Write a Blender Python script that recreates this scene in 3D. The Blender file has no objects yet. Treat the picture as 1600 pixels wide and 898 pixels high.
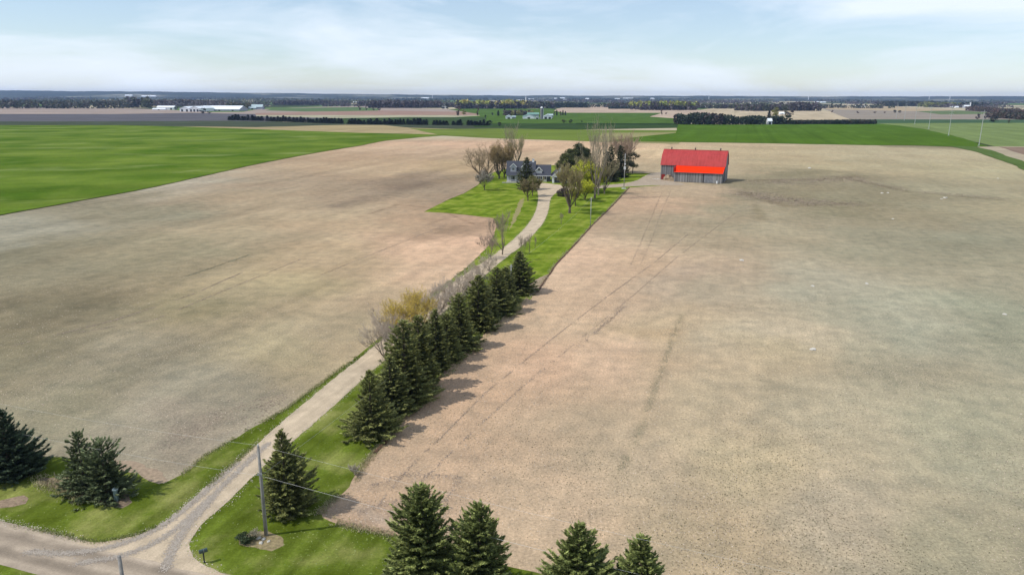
import bpy, math, random
import numpy as np
from mathutils import Vector
from mathutils.geometry import tessellate_polygon

scene = bpy.context.scene
C = scene.collection
rad = math.radians

# ------------------------------------------------------------------ camera
CAM_H, F_PX, PITCH, ROLL = 38.0, 1145.0, math.atan(299/1145), 0.0031
fw = Vector((0, math.cos(PITCH), -math.sin(PITCH)))
rt0 = Vector((1, 0, 0)); up0 = Vector((0, math.sin(PITCH), math.cos(PITCH)))
rt = rt0*math.cos(ROLL) + up0*math.sin(ROLL)
up = up0*math.cos(ROLL) - rt0*math.sin(ROLL)
cam = bpy.data.cameras.new('camera'); cam.lens = 36*F_PX/1600; cam.sensor_width = 36
cam.clip_start = 0.5; cam.clip_end = 120000
co = bpy.data.objects.new('camera', cam); C.objects.link(co)
from mathutils import Matrix
M = Matrix((rt, up, -fw)).transposed().to_4x4(); M.translation = Vector((0, 0, CAM_H))
co.matrix_world = M
scene.camera = co
scene.render.resolution_x, scene.render.resolution_y = 1024, 574
scene.view_settings.view_transform = 'Standard'; scene.view_settings.look = 'None'
scene.view_settings.exposure = 0.0; scene.view_settings.gamma = 1.0

def ray(u, v): return fw*F_PX + rt*(u-800) - up*(v-449)
def G(u, v, z=0.0):
    "ground point seen at photograph pixel (u, v)"
    d = ray(u, v); t = (z-CAM_H)/d.z
    return Vector((d.x*t, d.y*t, z))
def Hat(u, v, p):
    "height of the point seen at row v standing above ground point p"
    d = ray(u, v); D = p.y/d.y
    return CAM_H + d.z*D
def PX(p):
    "metres per photograph pixel at point p"
    return (Vector(p)-Vector((0, 0, CAM_H))).dot(fw)/F_PX

# ------------------------------------------------------------------ light and sky
SUN_EL = rad(52); sdir = Vector((-0.97, -0.24, 0)).normalized()
SUN_ROT = math.atan2(sdir.x, sdir.y)
w = bpy.data.worlds.new('World'); scene.world = w; w.use_nodes = True
nt = w.node_tree; nt.nodes.clear()
out = nt.nodes.new('ShaderNodeOutputWorld'); bg = nt.nodes.new('ShaderNodeBackground')
sky = nt.nodes.new('ShaderNodeTexSky'); sky.sky_type = 'NISHITA'; sky.sun_disc = False
sky.sun_elevation = SUN_EL; sky.sun_rotation = SUN_ROT; sky.altitude = 300
sky.air_density = 1.0; sky.dust_density = 0.3; sky.ozone_density = 4.0
tc = nt.nodes.new('ShaderNodeTexCoord')
mp = nt.nodes.new('ShaderNodeMapping'); mp.inputs['Scale'].default_value = (1.9, 1.9, 9.0)
mp.inputs['Rotation'].default_value = (0.0, 0.06, 0.5)
nz = nt.nodes.new('ShaderNodeTexNoise'); nz.inputs['Scale'].default_value = 1.7
nz.inputs['Detail'].default_value = 8; nz.inputs['Roughness'].default_value = 0.55; nz.inputs['Distortion'].default_value = 0.4
cr = nt.nodes.new('ShaderNodeValToRGB')
cr.color_ramp.elements[0].position = 0.43; cr.color_ramp.elements[0].color = (0.22, 0.22, 0.22, 1)
cr.color_ramp.elements[1].position = 0.68; cr.color_ramp.elements[1].color = (0.92, 0.92, 0.92, 1)
mix = nt.nodes.new('ShaderNodeMix'); mix.data_type = 'RGBA'
mix.inputs['B'].default_value = (7.2, 7.9, 8.8, 1)
L = nt.links.new
L(tc.outputs['Generated'], mp.inputs['Vector']); L(mp.outputs['Vector'], nz.inputs['Vector'])
L(nz.outputs['Fac'], cr.inputs['Fac']); L(cr.outputs['Color'], mix.inputs['Factor'])
L(sky.outputs['Color'], mix.inputs['A']); L(mix.outputs['Result'], bg.inputs['Color'])
bg.inputs['Strength'].default_value = 0.13
L(bg.outputs['Background'], out.inputs['Surface'])
sun = bpy.data.lights.new('sun', 'SUN'); sun.energy = 3.6; sun.angle = rad(0.5); sun.color = (1.0, 0.955, 0.88)
so = bpy.data.objects.new('sun', sun); C.objects.link(so)
sv = Vector((sdir.x*math.cos(SUN_EL), sdir.y*math.cos(SUN_EL), math.sin(SUN_EL)))
so.rotation_euler = sv.to_track_quat('Z', 'Y').to_euler(); so.location = (0, 0, 200)

# ------------------------------------------------------------------ helpers
def lin(c): c = np.asarray(c, float)/255.0; return np.where(c <= 0.04045, c/12.92, ((c+0.055)/1.055)**2.4)
def S(r, g, b, k=0.80): return tuple(float(x)*k for x in lin((r, g, b)))
rng = np.random.default_rng(7)

def _hash(ix, iy, seed):
    n = (ix.astype(np.int64)*374761393 + iy.astype(np.int64)*668265263 + seed*2147483647) & 0xffffffff
    n = ((n ^ (n >> 13))*1274126177) & 0xffffffff
    return ((n ^ (n >> 16)) & 0xffff)/65535.0
def vnoise(x, y, seed=0):
    x = np.asarray(x, float); y = np.asarray(y, float)
    ix = np.floor(x); iy = np.floor(y); fx = x-ix; fy = y-iy
    fx = fx*fx*(3-2*fx); fy = fy*fy*(3-2*fy)
    a = _hash(ix, iy, seed); b = _hash(ix+1, iy, seed); c = _hash(ix, iy+1, seed); d = _hash(ix+1, iy+1, seed)
    return (a*(1-fx)+b*fx)*(1-fy) + (c*(1-fx)+d*fx)*fy
def fbm(x, y, seed=0, oct=4):
    s = 0; a = 1; t = 0
    for o in range(oct): s = s + a*vnoise(x*2**o, y*2**o, seed+o*17); t += a; a *= 0.55
    return s/t

def mesh_from(name, V, Fc, col=None, smooth=False, dom='FACE'):
    "V (n,3); Fc (m,k) array of equal-size faces, or list of such arrays; col (m,3)"
    V = np.asarray(V, np.float32)
    if not isinstance(Fc, list): Fc = [Fc]
    Fc = [np.asarray(f, np.int32) for f in Fc if len(f)]
    me = bpy.data.meshes.new(name)
    me.vertices.add(len(V)); me.vertices.foreach_set('co', V.ravel())
    nl = sum(f.size for f in Fc); npol = sum(len(f) for f in Fc)
    me.loops.add(nl); me.polygons.add(npol)
    me.loops.foreach_set('vertex_index', np.concatenate([f.ravel() for f in Fc]))
    tot = np.concatenate([np.full(len(f), f.shape[1], np.int32) for f in Fc])
    st = np.concatenate([[0], np.cumsum(tot)[:-1]]).astype(np.int32)
    me.polygons.foreach_set('loop_start', st)
    try: me.polygons.foreach_set('loop_total', tot)
    except Exception: pass
    if smooth: me.polygons.foreach_set('use_smooth', np.ones(npol, bool))
    me.update(calc_edges=True)
    if col is not None:
        a = me.attributes.new('tint', 'FLOAT_COLOR', 'FACE' if dom == 'FACE' else 'POINT')
        cc = np.ones((len(col), 4), np.float32); cc[:, :3] = col
        a.data.foreach_set('color', cc.ravel())
    return me

def link(name, me, mat=None, parent=None, loc=None):
    o = bpy.data.objects.new(name, me); C.objects.link(o)
    if mat is not None and me is not None and not me.materials: me.materials.append(mat)
    if parent is not None: o.parent = parent
    if loc is not None: o.location = loc
    return o
def tag(o, label, cat, group=None, kind=None):
    if label: o['label'] = label
    if cat: o['category'] = cat
    if group: o['group'] = group
    if kind: o['kind'] = kind
    return o
def thing(name, loc, label, cat, group=None, rz=0.0):
    o = bpy.data.objects.new(name, None); C.objects.link(o); o.location = loc; o.rotation_euler = (0, 0, rz)
    o.empty_display_size = 0.5
    return tag(o, label, cat, group)
def dup(root, loc, rz=0.0, sc=1.0, label=None, group=None):
    r = root.copy(); C.objects.link(r); r.location = loc; r.rotation_euler = (0, 0, rz)
    r.scale = (sc, sc, sc) if not isinstance(sc, tuple) else sc
    if label: r['label'] = label
    if group: r['group'] = group
    for ch in list(root.children):
        c = ch.copy(); C.objects.link(c); c.parent = r
        for g in ch.children:
            d = g.copy(); C.objects.link(d); d.parent = c
    return r

class MB:
    "collects boxes, prisms, tubes into one mesh"
    def __init__(s): s.v = []; s.f = []; s.c = []
    def add(s, vs, fs, col=None):
        o = len(s.v); s.v += [tuple(map(float, v)) for v in vs]
        s.f += [tuple(i+o for i in f) for f in fs]; s.c += [col or (1, 1, 1)]*len(fs); return s
    def box(s, x0, x1, y0, y1, z0, z1, col=None):
        vs = [(x0,y0,z0),(x1,y0,z0),(x1,y1,z0),(x0,y1,z0),(x0,y0,z1),(x1,y0,z1),(x1,y1,z1),(x0,y1,z1)]
        return s.add(vs, [(0,3,2,1),(4,5,6,7),(0,1,5,4),(1,2,6,5),(2,3,7,6),(3,0,4,7)], col)
    def hexa(s, b, t, col=None):
        "b, t: four bottom and four top points, same order (ccw from above)"
        return s.add(list(b)+list(t), [(0,3,2,1),(4,5,6,7),(0,1,5,4),(1,2,6,5),(2,3,7,6),(3,0,4,7)], col)
    def prism(s, prof, axis, a, b, col=None):
        "prof: closed polygon in the plane across axis ('x': (y,z); 'y': (x,z)), extruded a..b"
        n = len(prof)
        if axis == 'x': vs = [(a, p, q) for p, q in prof] + [(b, p, q) for p, q in prof]
        else: vs = [(p, a, q) for p, q in prof] + [(p, b, q) for p, q in prof]
        fs = [tuple(range(n)), tuple(range(2*n-1, n-1, -1))]
        fs += [(i, i+n, (i+1) % n+n, (i+1) % n) for i in range(n)]
        return s.add(vs, fs, col)
    def tube(s, pts, rs, n=6, col=None, cap=True):
        pts = [Vector(p) for p in pts]; rings = []
        if not hasattr(rs, '__len__'): rs = [rs]*len(pts)
        vs = []; fs = []
        for i, p in enumerate(pts):
            d = (pts[min(i+1, len(pts)-1)]-pts[max(i-1, 0)]).normalized()
            a = d.cross(Vector((0, 0, 1)) if abs(d.z) < .9 else Vector((1, 0, 0))).normalized(); b = d.cross(a)
            for k in range(n):
                t = 2*math.pi*k/n; vs.append(p + (a*math.cos(t)+b*math.sin(t))*rs[i])
        for i in range(len(pts)-1):
            for k in range(n): fs.append((i*n+k, i*n+(k+1) % n, (i+1)*n+(k+1) % n, (i+1)*n+k))
        if cap: fs.append(tuple(range(n-1, -1, -1))); fs.append(tuple((len(pts)-1)*n+k for k in range(n)))
        return s.add(vs, fs, col)
    def build(s, name, mat, parent=None, smooth=False):
        me = bpy.data.meshes.new(name); me.from_pydata(s.v, [], s.f); me.update()
        import bmesh
        bm = bmesh.new(); bm.from_mesh(me); bmesh.ops.recalc_face_normals(bm, faces=bm.faces); bm.to_mesh(me); bm.free()
        if any(c != (1, 1, 1) for c in s.c):
            a = me.attributes.new('tint', 'FLOAT_COLOR', 'FACE')
            for i, c in enumerate(s.c): a.data[i].color = (*c, 1)
        if smooth:
            for p in me.polygons: p.use_smooth = True
        return link(name, me, mat, parent)

# ------------------------------------------------------------------ materials
def newmat(name, rough=0.9, spec=0.2):
    m = bpy.data.materials.new(name); m.use_nodes = True
    b = m.node_tree.nodes['Principled BSDF']; b.inputs['Roughness'].default_value = rough
    b.inputs['Specular IOR Level'].default_value = spec
    return m, m.node_tree, b
def N(nt, t, **kw):
    n = nt.nodes.new(t)
    for k, v in kw.items():
        if k in n.inputs: n.inputs[k].default_value = v
        else: setattr(n, k, v)
    return n
def objcoord(nt, rot=0.0, scale=(1, 1, 1)):
    t = N(nt, 'ShaderNodeTexCoord'); m = N(nt, 'ShaderNodeMapping')
    m.vector_type = 'TEXTURE' if False else 'POINT'
    # rotate first, then scale: two mappings
    m.inputs['Rotation'].default_value = (0, 0, rot); nt.links.new(t.outputs['Object'], m.inputs['Vector'])
    m2 = N(nt, 'ShaderNodeMapping'); m2.inputs['Scale'].default_value = scale
    nt.links.new(m.outputs['Vector'], m2.inputs['Vector'])
    return m2.outputs['Vector']
def noise(nt, vec, scale, detail=4, rough=0.55, dist=0.0):
    n = N(nt, 'ShaderNodeTexNoise'); n.inputs['Scale'].default_value = scale
    n.inputs['Detail'].default_value = detail; n.inputs['Roughness'].default_value = rough
    n.inputs['Distortion'].default_value = dist
    nt.links.new(vec, n.inputs['Vector']); return n.outputs['Fac']
def ramp(nt, fac, stops):
    r = N(nt, 'ShaderNodeValToRGB'); e = r.color_ramp.elements
    while len(e) < len(stops): e.new(0.5)
    for i, (p, c) in enumerate(stops):
        e[i].position = p; e[i].color = (*c, 1) if hasattr(c, '__len__') else (c, c, c, 1)
    nt.links.new(fac, r.inputs['Fac']); return r.outputs['Color']
def mixc(nt, a, b, fac, mode='MIX'):
    m = N(nt, 'ShaderNodeMix', data_type='RGBA', blend_type=mode)
    for key, val in (('A', a), ('B', b), ('Factor', fac)):
        if hasattr(val, 'is_linked'): nt.links.new(val, m.inputs[key])
        else: m.inputs[key].default_value = (*val, 1) if hasattr(val, '__len__') else val
    return m.outputs['Result']
def bump(nt, b, h, strength, dist):
    n = N(nt, 'ShaderNodeBump'); n.inputs['Strength'].default_value = strength; n.inputs['Distance'].default_value = dist
    nt.links.new(h, n.inputs['Height']); nt.links.new(n.outputs['Normal'], b.inputs['Normal'])

def plain(name, col, rough=0.7, var=0.15, sc=3.0, metal=0.0, spec=0.3):
    m, nt, b = newmat(name, rough, spec); v = objcoord(nt)
    n = noise(nt, v, sc, 5)
    c = ramp(nt, n, [(0.3, tuple(x*(1-var) for x in col)), (0.7, tuple(min(1, x*(1+var)) for x in col))])
    nt.links.new(c, b.inputs['Base Color']); b.inputs['Metallic'].default_value = metal
    return m
def tinted(name, rough=0.85, spec=0.15, trans=0.0, var=0.0, sc=2.0):
    m, nt, b = newmat(name, rough, spec)
    a = N(nt, 'ShaderNodeAttribute', attribute_name='tint'); c = a.outputs['Color']
    if var:
        n = noise(nt, objcoord(nt), sc, 5); k = ramp(nt, n, [(0.3, 1-var), (0.7, 1+var)])
        c = mixc(nt, c, k, 1.0, 'MULTIPLY')
    nt.links.new(c, b.inputs['Base Color'])
    if trans:
        t = N(nt, 'ShaderNodeBsdfTranslucent'); nt.links.new(c, t.inputs['Color'])
        ms = N(nt, 'ShaderNodeMixShader'); ms.inputs['Fac'].default_value = trans
        o = nt.nodes['Material Output']
        nt.links.new(b.outputs['BSDF'], ms.inputs[1]); nt.links.new(t.outputs['BSDF'], ms.inputs[2])
        nt.links.new(ms.outputs['Shader'], o.inputs['Surface'])
    return m
M_leaf = tinted('foliage', 0.7, 0.25, 0.18)
M_wood = tinted('bark', 0.9, 0.1)
M_tint = tinted('painted', 0.6, 0.3, 0, 0.08, 1.5)

# direction of the long drive, used by tillage, mowing and gravel grain
A0 = G(590, 690); A1 = G(830, 462); TH = math.atan2((A1-A0).y, (A1-A0).x)
def along(x, y, th=TH): return x*math.cos(th)+y*math.sin(th), -x*math.sin(th)+y*math.cos(th)

def soil_mat():
    m, nt, b = newmat('tilled_soil', 0.95, 0.0)
    a = N(nt, 'ShaderNodeAttribute', attribute_name='tint')
    v = objcoord(nt)
    vs = objcoord(nt, -TH, (0.06, 1.0, 1.0))
    n1 = noise(nt, v, 3.2, 6, 0.75)              # clods
    n2 = noise(nt, v, 0.35, 5, 0.6)              # patches of a few metres
    n3 = noise(nt, vs, 0.9, 5, 0.65, 0.2)        # passes of the cultivator
    n4 = noise(nt, v, 1.1, 3, 0.6)
    c = mixc(nt, a.outputs['Color'], ramp(nt, n1, [(0.28, 0.50), (0.42, 0.86), (0.56, 1.06), (0.72, 1.55)]), 1.0, 'MULTIPLY')
    c = mixc(nt, c, ramp(nt, n2, [(0.3, (0.80, 0.83, 0.84)), (0.7, (1.17, 1.15, 1.12))]), 1.0, 'MULTIPLY')
    c = mixc(nt, c, ramp(nt, n3, [(0.3, 0.95), (0.5, 1.0), (0.7, 1.05)]), 1.0, 'MULTIPLY')
    # dark flecks: weeds and damp clods
    nf = noise(nt, v, 1.9, 3, 0.8)
    fm = ramp(nt, nf, [(0.63, 0.0), (0.70, 0.6)])
    c = mixc(nt, c, (0.115, 0.105, 0.062), fm)
    nt.links.new(c, b.inputs['Base Color'])
    bump(nt, b, n1, 0.8, 0.16)
    return m
def grass_mat(name, c0, c1, c2, stripe=0.12, th=TH, sc=1.0, stripe_scale=0.5):
    m, nt, b = newmat(name, 0.9, 0.0)
    v = objcoord(nt); vs = objcoord(nt, -th, (0.05, 1.0, 1.0))
    n1 = noise(nt, v, 0.16*sc, 5, 0.6); n2 = noise(nt, v, 4.0*sc, 5, 0.75); n3 = noise(nt, vs, stripe_scale, 4, 0.5)
    c = ramp(nt, n1, [(0.33, c0), (0.5, c1), (0.68, c2)])
    c = mixc(nt, c, ramp(nt, n2, [(0.3, 0.72), (0.7, 1.28)]), 1.0, 'MULTIPLY')
    c = mixc(nt, c, ramp(nt, n3, [(0.35, 1-stripe), (0.5, 1.0), (0.66, 1+stripe*1.3)]), 1.0, 'MULTIPLY')
    nt.links.new(c, b.inputs['Base Color']); bump(nt, b, n2, 0.5, 0.08)
    return m
def field_mat(name, col, var=0.10, th=0.0, green=None, sc=1.0, thin=None):
    m, nt, b = newmat(name, 0.95, 0.0)
    v = objcoord(nt); vs = objcoord(nt, -th, (0.15, 1.0, 1.0))
    n1 = noise(nt, v, 0.012*sc, 5, 0.6, 0.3); n2 = noise(nt, vs, 0.035*sc, 4, 0.6); n3 = noise(nt, v, 0.6, 4, 0.7)
    c = ramp(nt, n1, [(0.33, tuple(x*(1-var) for x in col)), (0.67, tuple(x*(1+var) for x in (green or col)))])
    c = mixc(nt, c, ramp(nt, n2, [(0.35, 1-var), (0.65, 1+var)]), 1.0, 'MULTIPLY')
    c = mixc(nt, c, ramp(nt, n3, [(0.3, 0.88), (0.7, 1.12)]), 1.0, 'MULTIPLY')
    c = mixc(nt, c, thin or tuple(min(1, x*1.35+.01) for x in col), ramp(nt, noise(nt, objcoord(nt, -th, (.35, 1, 1)), .030, 5, .65, .4), [(0.56, 0.0), (0.68, 0.55)]))
    tl = noise(nt, objcoord(nt, -th, (.004, 1, 1)), .16, 2, .5)
    c = mixc(nt, c, ramp(nt, tl, [(0.34, 0.88), (0.45, 1.0), (0.60, 1.0), (0.66, 1.08)]), 1.0, 'MULTIPLY')
    nt.links.new(c, b.inputs['Base Color'])
    return m
def gravel_mat(name, col, th, centre, half, tracks, dark=0.78):
    "tracks: offsets (m) of the paler wheel paths from the centre line"
    m, nt, b = newmat(name, 0.95, 0.1)
    v = objcoord(nt); vs = objcoord(nt, -th, (0.04, 1.0, 1.0))
    n1 = noise(nt, v, 6.0, 6, 0.8); n2 = noise(nt, v, 0.4, 4, 0.6); n3 = noise(nt, vs, 1.3, 4, 0.6, 0.1)
    c = ramp(nt, n3, [(0.3, tuple(x*dark for x in col)), (0.55, col), (0.75, tuple(x*1.14 for x in col))])
    c = mixc(nt, c, ramp(nt, n1, [(0.3, 0.80), (0.7, 1.2)]), 1.0, 'MULTIPLY')
    c = mixc(nt, c, ramp(nt, n2, [(0.3, 0.80), (0.7, 1.14)]), 1.0, 'MULTIPLY')
    if tracks:
        s = N(nt, 'ShaderNodeSeparateXYZ'); vr = objcoord(nt, -th); nt.links.new(vr, s.inputs[0])
        off = N(nt, 'ShaderNodeMath', operation='SUBTRACT'); nt.links.new(s.outputs['Y'], off.inputs[0])
        off.inputs[1].default_value = centre
        wb = N(nt, 'ShaderNodeMath', operation='ADD'); nt.links.new(off.outputs[0], wb.inputs[0])
        k = N(nt, 'ShaderNodeMath', operation='MULTIPLY_ADD'); nt.links.new(n2, k.inputs[0]); k.inputs[1].default_value = 0.9; k.inputs[2].default_value = -0.45
        nt.links.new(k.outputs[0], wb.inputs[1])
        tot = None
        for tr in tracks:
            d = N(nt, 'ShaderNodeMath', operation='SUBTRACT'); nt.links.new(wb.outputs[0], d.inputs[0]); d.inputs[1].default_value = tr
            e = N(nt, 'ShaderNodeMath', operation='ABSOLUTE'); nt.links.new(d.outputs[0], e.inputs[0])
            if tot is None: tot = e
            else:
                q = N(nt, 'ShaderNodeMath', operation='MINIMUM'); nt.links.new(tot.outputs[0], q.inputs[0]); nt.links.new(e.outputs[0], q.inputs[1]); tot = q
        c = mixc(nt, c, ramp(nt, tot.outputs[0], [(0.15, 1.20), (0.75, 0.84)]), 1.0, 'MULTIPLY')
    nt.links.new(c, b.inputs['Base Color']); bump(nt, b, n1, 0.4, 0.04)
    return m

# ------------------------------------------------------------------ ground sheet with its soil colours
CP = [  # photograph pixel, colour of the soil there
 (700,620,200,170,143),(900,412,210,180,154),(835,567,209,176,149),(950,470,206,177,150),(1050,437,190,170,148),(1100,370,175,160,136),(1060,500,198,176,147),
 (1095,532,182,166,142),(1040,525,186,162,132),(1200,540,180,165,138),(1210,515,190,174,150),(1300,450,172,165,145),(1400,500,168,165,145),(1555,507,158,157,136),
 (1345,552,167,160,138),(1500,650,172,166,142),(1520,850,165,157,133),(1300,800,180,167,145),(1160,710,187,172,143),(1000,700,188,170,145),(875,787,202,177,150),
 (1100,850,186,168,140),(650,760,192,166,140),(620,800,185,160,138),(1290,300,148,139,116),(1235,292,143,134,112),(1180,320,160,148,125),(1205,352,172,161,137),
 (1380,380,160,153,131),(1500,380,160,155,133),(1500,300,165,157,132),(1575,317,175,165,137),(1560,262,178,168,138),(1370,242,182,170,142),(1200,240,185,168,138),
 (1300,262,182,168,138),(1000,320,192,165,140),(1010,240,210,185,152),(900,228,205,174,145),(800,222,203,172,146),(720,225,200,170,145),(1130,460,184,168,145),(1000,420,200,173,146),
 (950,560,204,176,150),(1150,600,186,170,144),(1290,630,178,166,142),(1190,290,146,137,114),(1260,312,142,133,110),(1320,316,148,140,116),(1320,292,146,137,114),(1175,305,148,138,116),(1240,278,146,137,113),(1420,303,152,144,120),(1500,312,155,147,124),(1110,270,182,165,138),(1100,300,185,163,138),
 (45,397,140,133,112),(20,360,160,155,138),(205,332,150,143,122),(100,482,131,123,102),(250,400,152,142,118),(310,480,152,141,113),(200,560,163,152,130),(105,647,160,152,128),
 (20,560,145,136,112),(305,627,167,158,138),(455,552,182,168,138),(540,520,185,168,140),(455,437,178,162,130),(380,450,165,150,122),(500,340,182,162,135),(605,302,162,145,125),
 (640,285,150,133,115),(560,262,180,158,132),(685,402,212,180,153),(600,470,192,170,142),(640,345,185,158,132),(710,352,155,132,112),(745,385,212,178,152),(615,247,177,153,128),
 (250,290,178,168,150),(400,290,172,155,133),(420,310,175,157,132),(350,360,165,150,125),(700,260,182,160,130),(660,235,190,165,140),(200,700,175,165,145),(250,690,165,152,135),
 (740,345,190,160,135),(540,300,165,147,125),(520,400,180,160,132),(60,560,150,140,118)]
def polar(x, y): return np.arctan2(x, np.maximum(y, 1e-3)), np.log(np.maximum(np.hypot(x, y), 1.0))
def ground_tint(X, Y):
    az, lr = polar(X, Y)
    cp = np.array([[*polar(*(lambda p: (p.x, p.y))(G(u, v)))] for u, v, *_ in CP])
    cc = np.array([lin(c[2:])*np.array([0.825, 0.810, 0.775]) for c in CP])
    wa, wl = az + 0.10*(fbm(X/18, Y/18, 3)-0.5), lr + 0.22*(fbm(X/22, Y/22, 9)-0.5)
    num = np.zeros((len(X), 3)); den = np.zeros(len(X))
    for (a, l), c in zip(cp, cc):
        d2 = ((wa-a)*1.15)**2 + ((wl-l)*0.8)**2
        wgt = 1/(d2+0.0008)**1.7; num += wgt[:, None]*c; den += wgt
    col = num/den[:, None]
    col *= (0.83 + 0.36*fbm(X/38, Y/38, 5, 5))[:, None]
    a, b = along(X, Y)
    left = np.clip((0.0-(X+22-(Y-57)*0.30))/12, 0, 1)      # the field left of the drive keeps its tillage bands
    col *= (1 + (0.07+.33*left)*(fbm(a/85, b/10, 11)-.5))[:, None]
    col *= (1 + (0.10+.10*left)*(fbm(a/30, b/2.2, 12, 3)-.5))[:, None]
    col *= (1 + .24*(fbm(X/9, Y/7, 13, 4)-.5))[:, None]
    pk = fbm(X/26, Y/20, 14, 3)-.5; col *= np.stack([1+.05*pk, 1-.02*pk, 1-.04*pk], -1)          # long tillage streaks
    # tractor tracks and weedy drill misses as lines on the ground
    def streak(pts, width, tint, amt, seed, dash=4.0):
        nonlocal col
        P = [G(u, v) for u, v in pts]
        dmin = np.full(len(X), 1e9)
        for p, q in zip(P[:-1], P[1:]):
            dx, dy = q.x-p.x, q.y-p.y; L2 = dx*dx+dy*dy
            t = np.clip(((X-p.x)*dx+(Y-p.y)*dy)/L2, 0, 1)
            dmin = np.minimum(dmin, np.hypot(X-p.x-t*dx, Y-p.y-t*dy))
        k = np.clip(1.3-dmin/width, 0, 1)*amt*np.clip(1.7*fbm(X/dash, Y/dash, seed)-0.15, 0, 1)
        col = col*(1-k[:, None]) + np.array(tint)*k[:, None]
    weed = S(105, 100, 62); dark = S(112, 90, 75); pale = S(205, 185, 165)
    streak([(965,745),(1000,670),(1025,600),(1050,530),(1068,490)], 0.7, weed, 0.10, 31, 2.0)
    streak([(555,790),(600,815),(660,830)], 0.7, pale, 0.5, 38)
    streak([(560,340),(620,320),(680,325),(740,350)], 0.9, dark, 0.45, 45)
    streak([(1158,300),(1230,322),(1330,318)], 3.0, S(118,104,82), 0.6, 46, 6)
    streak([(1175,282),(1280,280),(1345,275)], 4.0, S(125,112,88), 0.6, 47, 6)
    streak([(1330,280),(1420,300),(1560,312)], 2.2, S(120,110,85), 0.7, 48, 8)
    streak([(1180,320),(1190,345)], 2.2, S(130,118,92), 0.5, 50)
    streak([(530,322),(600,300),(660,285)], 6.0, S(118,104,92), 0.6, 51, 9)
    # beyond the ploughland: woods and mixed country
    r = np.hypot(X, Y); k = np.clip((r-640)/80, 0, 1)
    n = fbm(X/420, Y/900, 61, 3); n2 = fbm(X/90, Y/140, 67, 3)
    wood = np.array(S(70, 80, 55)); fld = np.array(S(190, 178, 150)); grn = np.array(S(105, 128, 75))
    far = np.where((n > 0.53)[:, None], fld, np.where((n < 0.40)[:, None], grn, wood))*(0.8+0.4*n2)[:, None]
    return col*(1-k[:, None]) + far*k[:, None]

def make_ground():
    az = np.concatenate([np.linspace(-42, 42, 430), np.linspace(42, 318, 50)[1:-1]])*math.pi/180
    r = np.concatenate([np.geomspace(28, 900, 470), np.geomspace(900, 11500, 80)[1:]])
    R, Az = np.meshgrid(r, az, indexing='ij')
    X = (R*np.sin(Az)).ravel(); Y = (R*np.cos(Az)).ravel()
    na = len(az); nr = len(r)
    V = np.zeros((len(X)+1, 3)); V[:-1, 0] = X; V[:-1, 1] = Y
    i, j = np.meshgrid(np.arange(nr-1), np.arange(na), indexing='ij'); jn = (j+1) % na
    q = np.stack([i*na+j, i*na+jn, (i+1)*na+jn, (i+1)*na+j], -1).reshape(-1, 4)[:, ::-1]
    c = len(X); t = np.stack([np.full(na, c), (np.arange(na)+1) % na, np.arange(na)], -1)
    me = mesh_from('ground', V, [q, t], ground_tint(V[:, 0], V[:, 1]), dom='POINT')
    o = link('ground', me, soil_mat()); o['kind'] = 'structure'; return o
make_ground()

def resample(pts, step, amp, seed, closed=True):
    out = []; n = len(pts)
    for i in range(n if closed else n-1):
        p = Vector(pts[i]); q = Vector(pts[(i+1) % n]); d = q-p; Ln = d.length
        k = max(1, min(400, int(Ln/step))); nrm = Vector((-d.y, d.x, 0))/max(Ln, 1e-6)
        for j in range(k):
            s = p + d*(j/k); e = (float(fbm(np.array([s.x/step/2.2]), np.array([s.y/step/2.2]), seed, 3)[0])-0.5)*2*amp
            out.append(s + nrm*e)
    return out
def chaikin(P, n=2, closed=False):
    for _ in range(n):
        Q = [] if closed else [P[0]]
        for a, b in zip(P[:-1], P[1:]): Q += [a*0.75+b*0.25, a*0.25+b*0.75]
        if not closed: Q.append(P[-1])
        P = Q
    return P
def sheet(name, pts, z, mat, step=1.0, amp=0.2, seed=1, world=False):
    P = [Vector(p) if world else G(*p) for p in pts]
    P = resample(P, step, amp, seed) if step else P
    P = [Vector((p.x, p.y, z)) for p in P]
    tri = tessellate_polygon([P])
    V = np.array([tuple(p) for p in P]); T = np.array(tri)
    a = V[T[:, 1]]-V[T[:, 0]]; b = V[T[:, 2]]-V[T[:, 0]]
    flip = np.cross(a, b)[:, 2] < 0; T[flip] = T[flip][:, ::-1]
    o = link(name, mesh_from(name, V, T), mat); o['kind'] = 'structure'; return o

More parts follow.
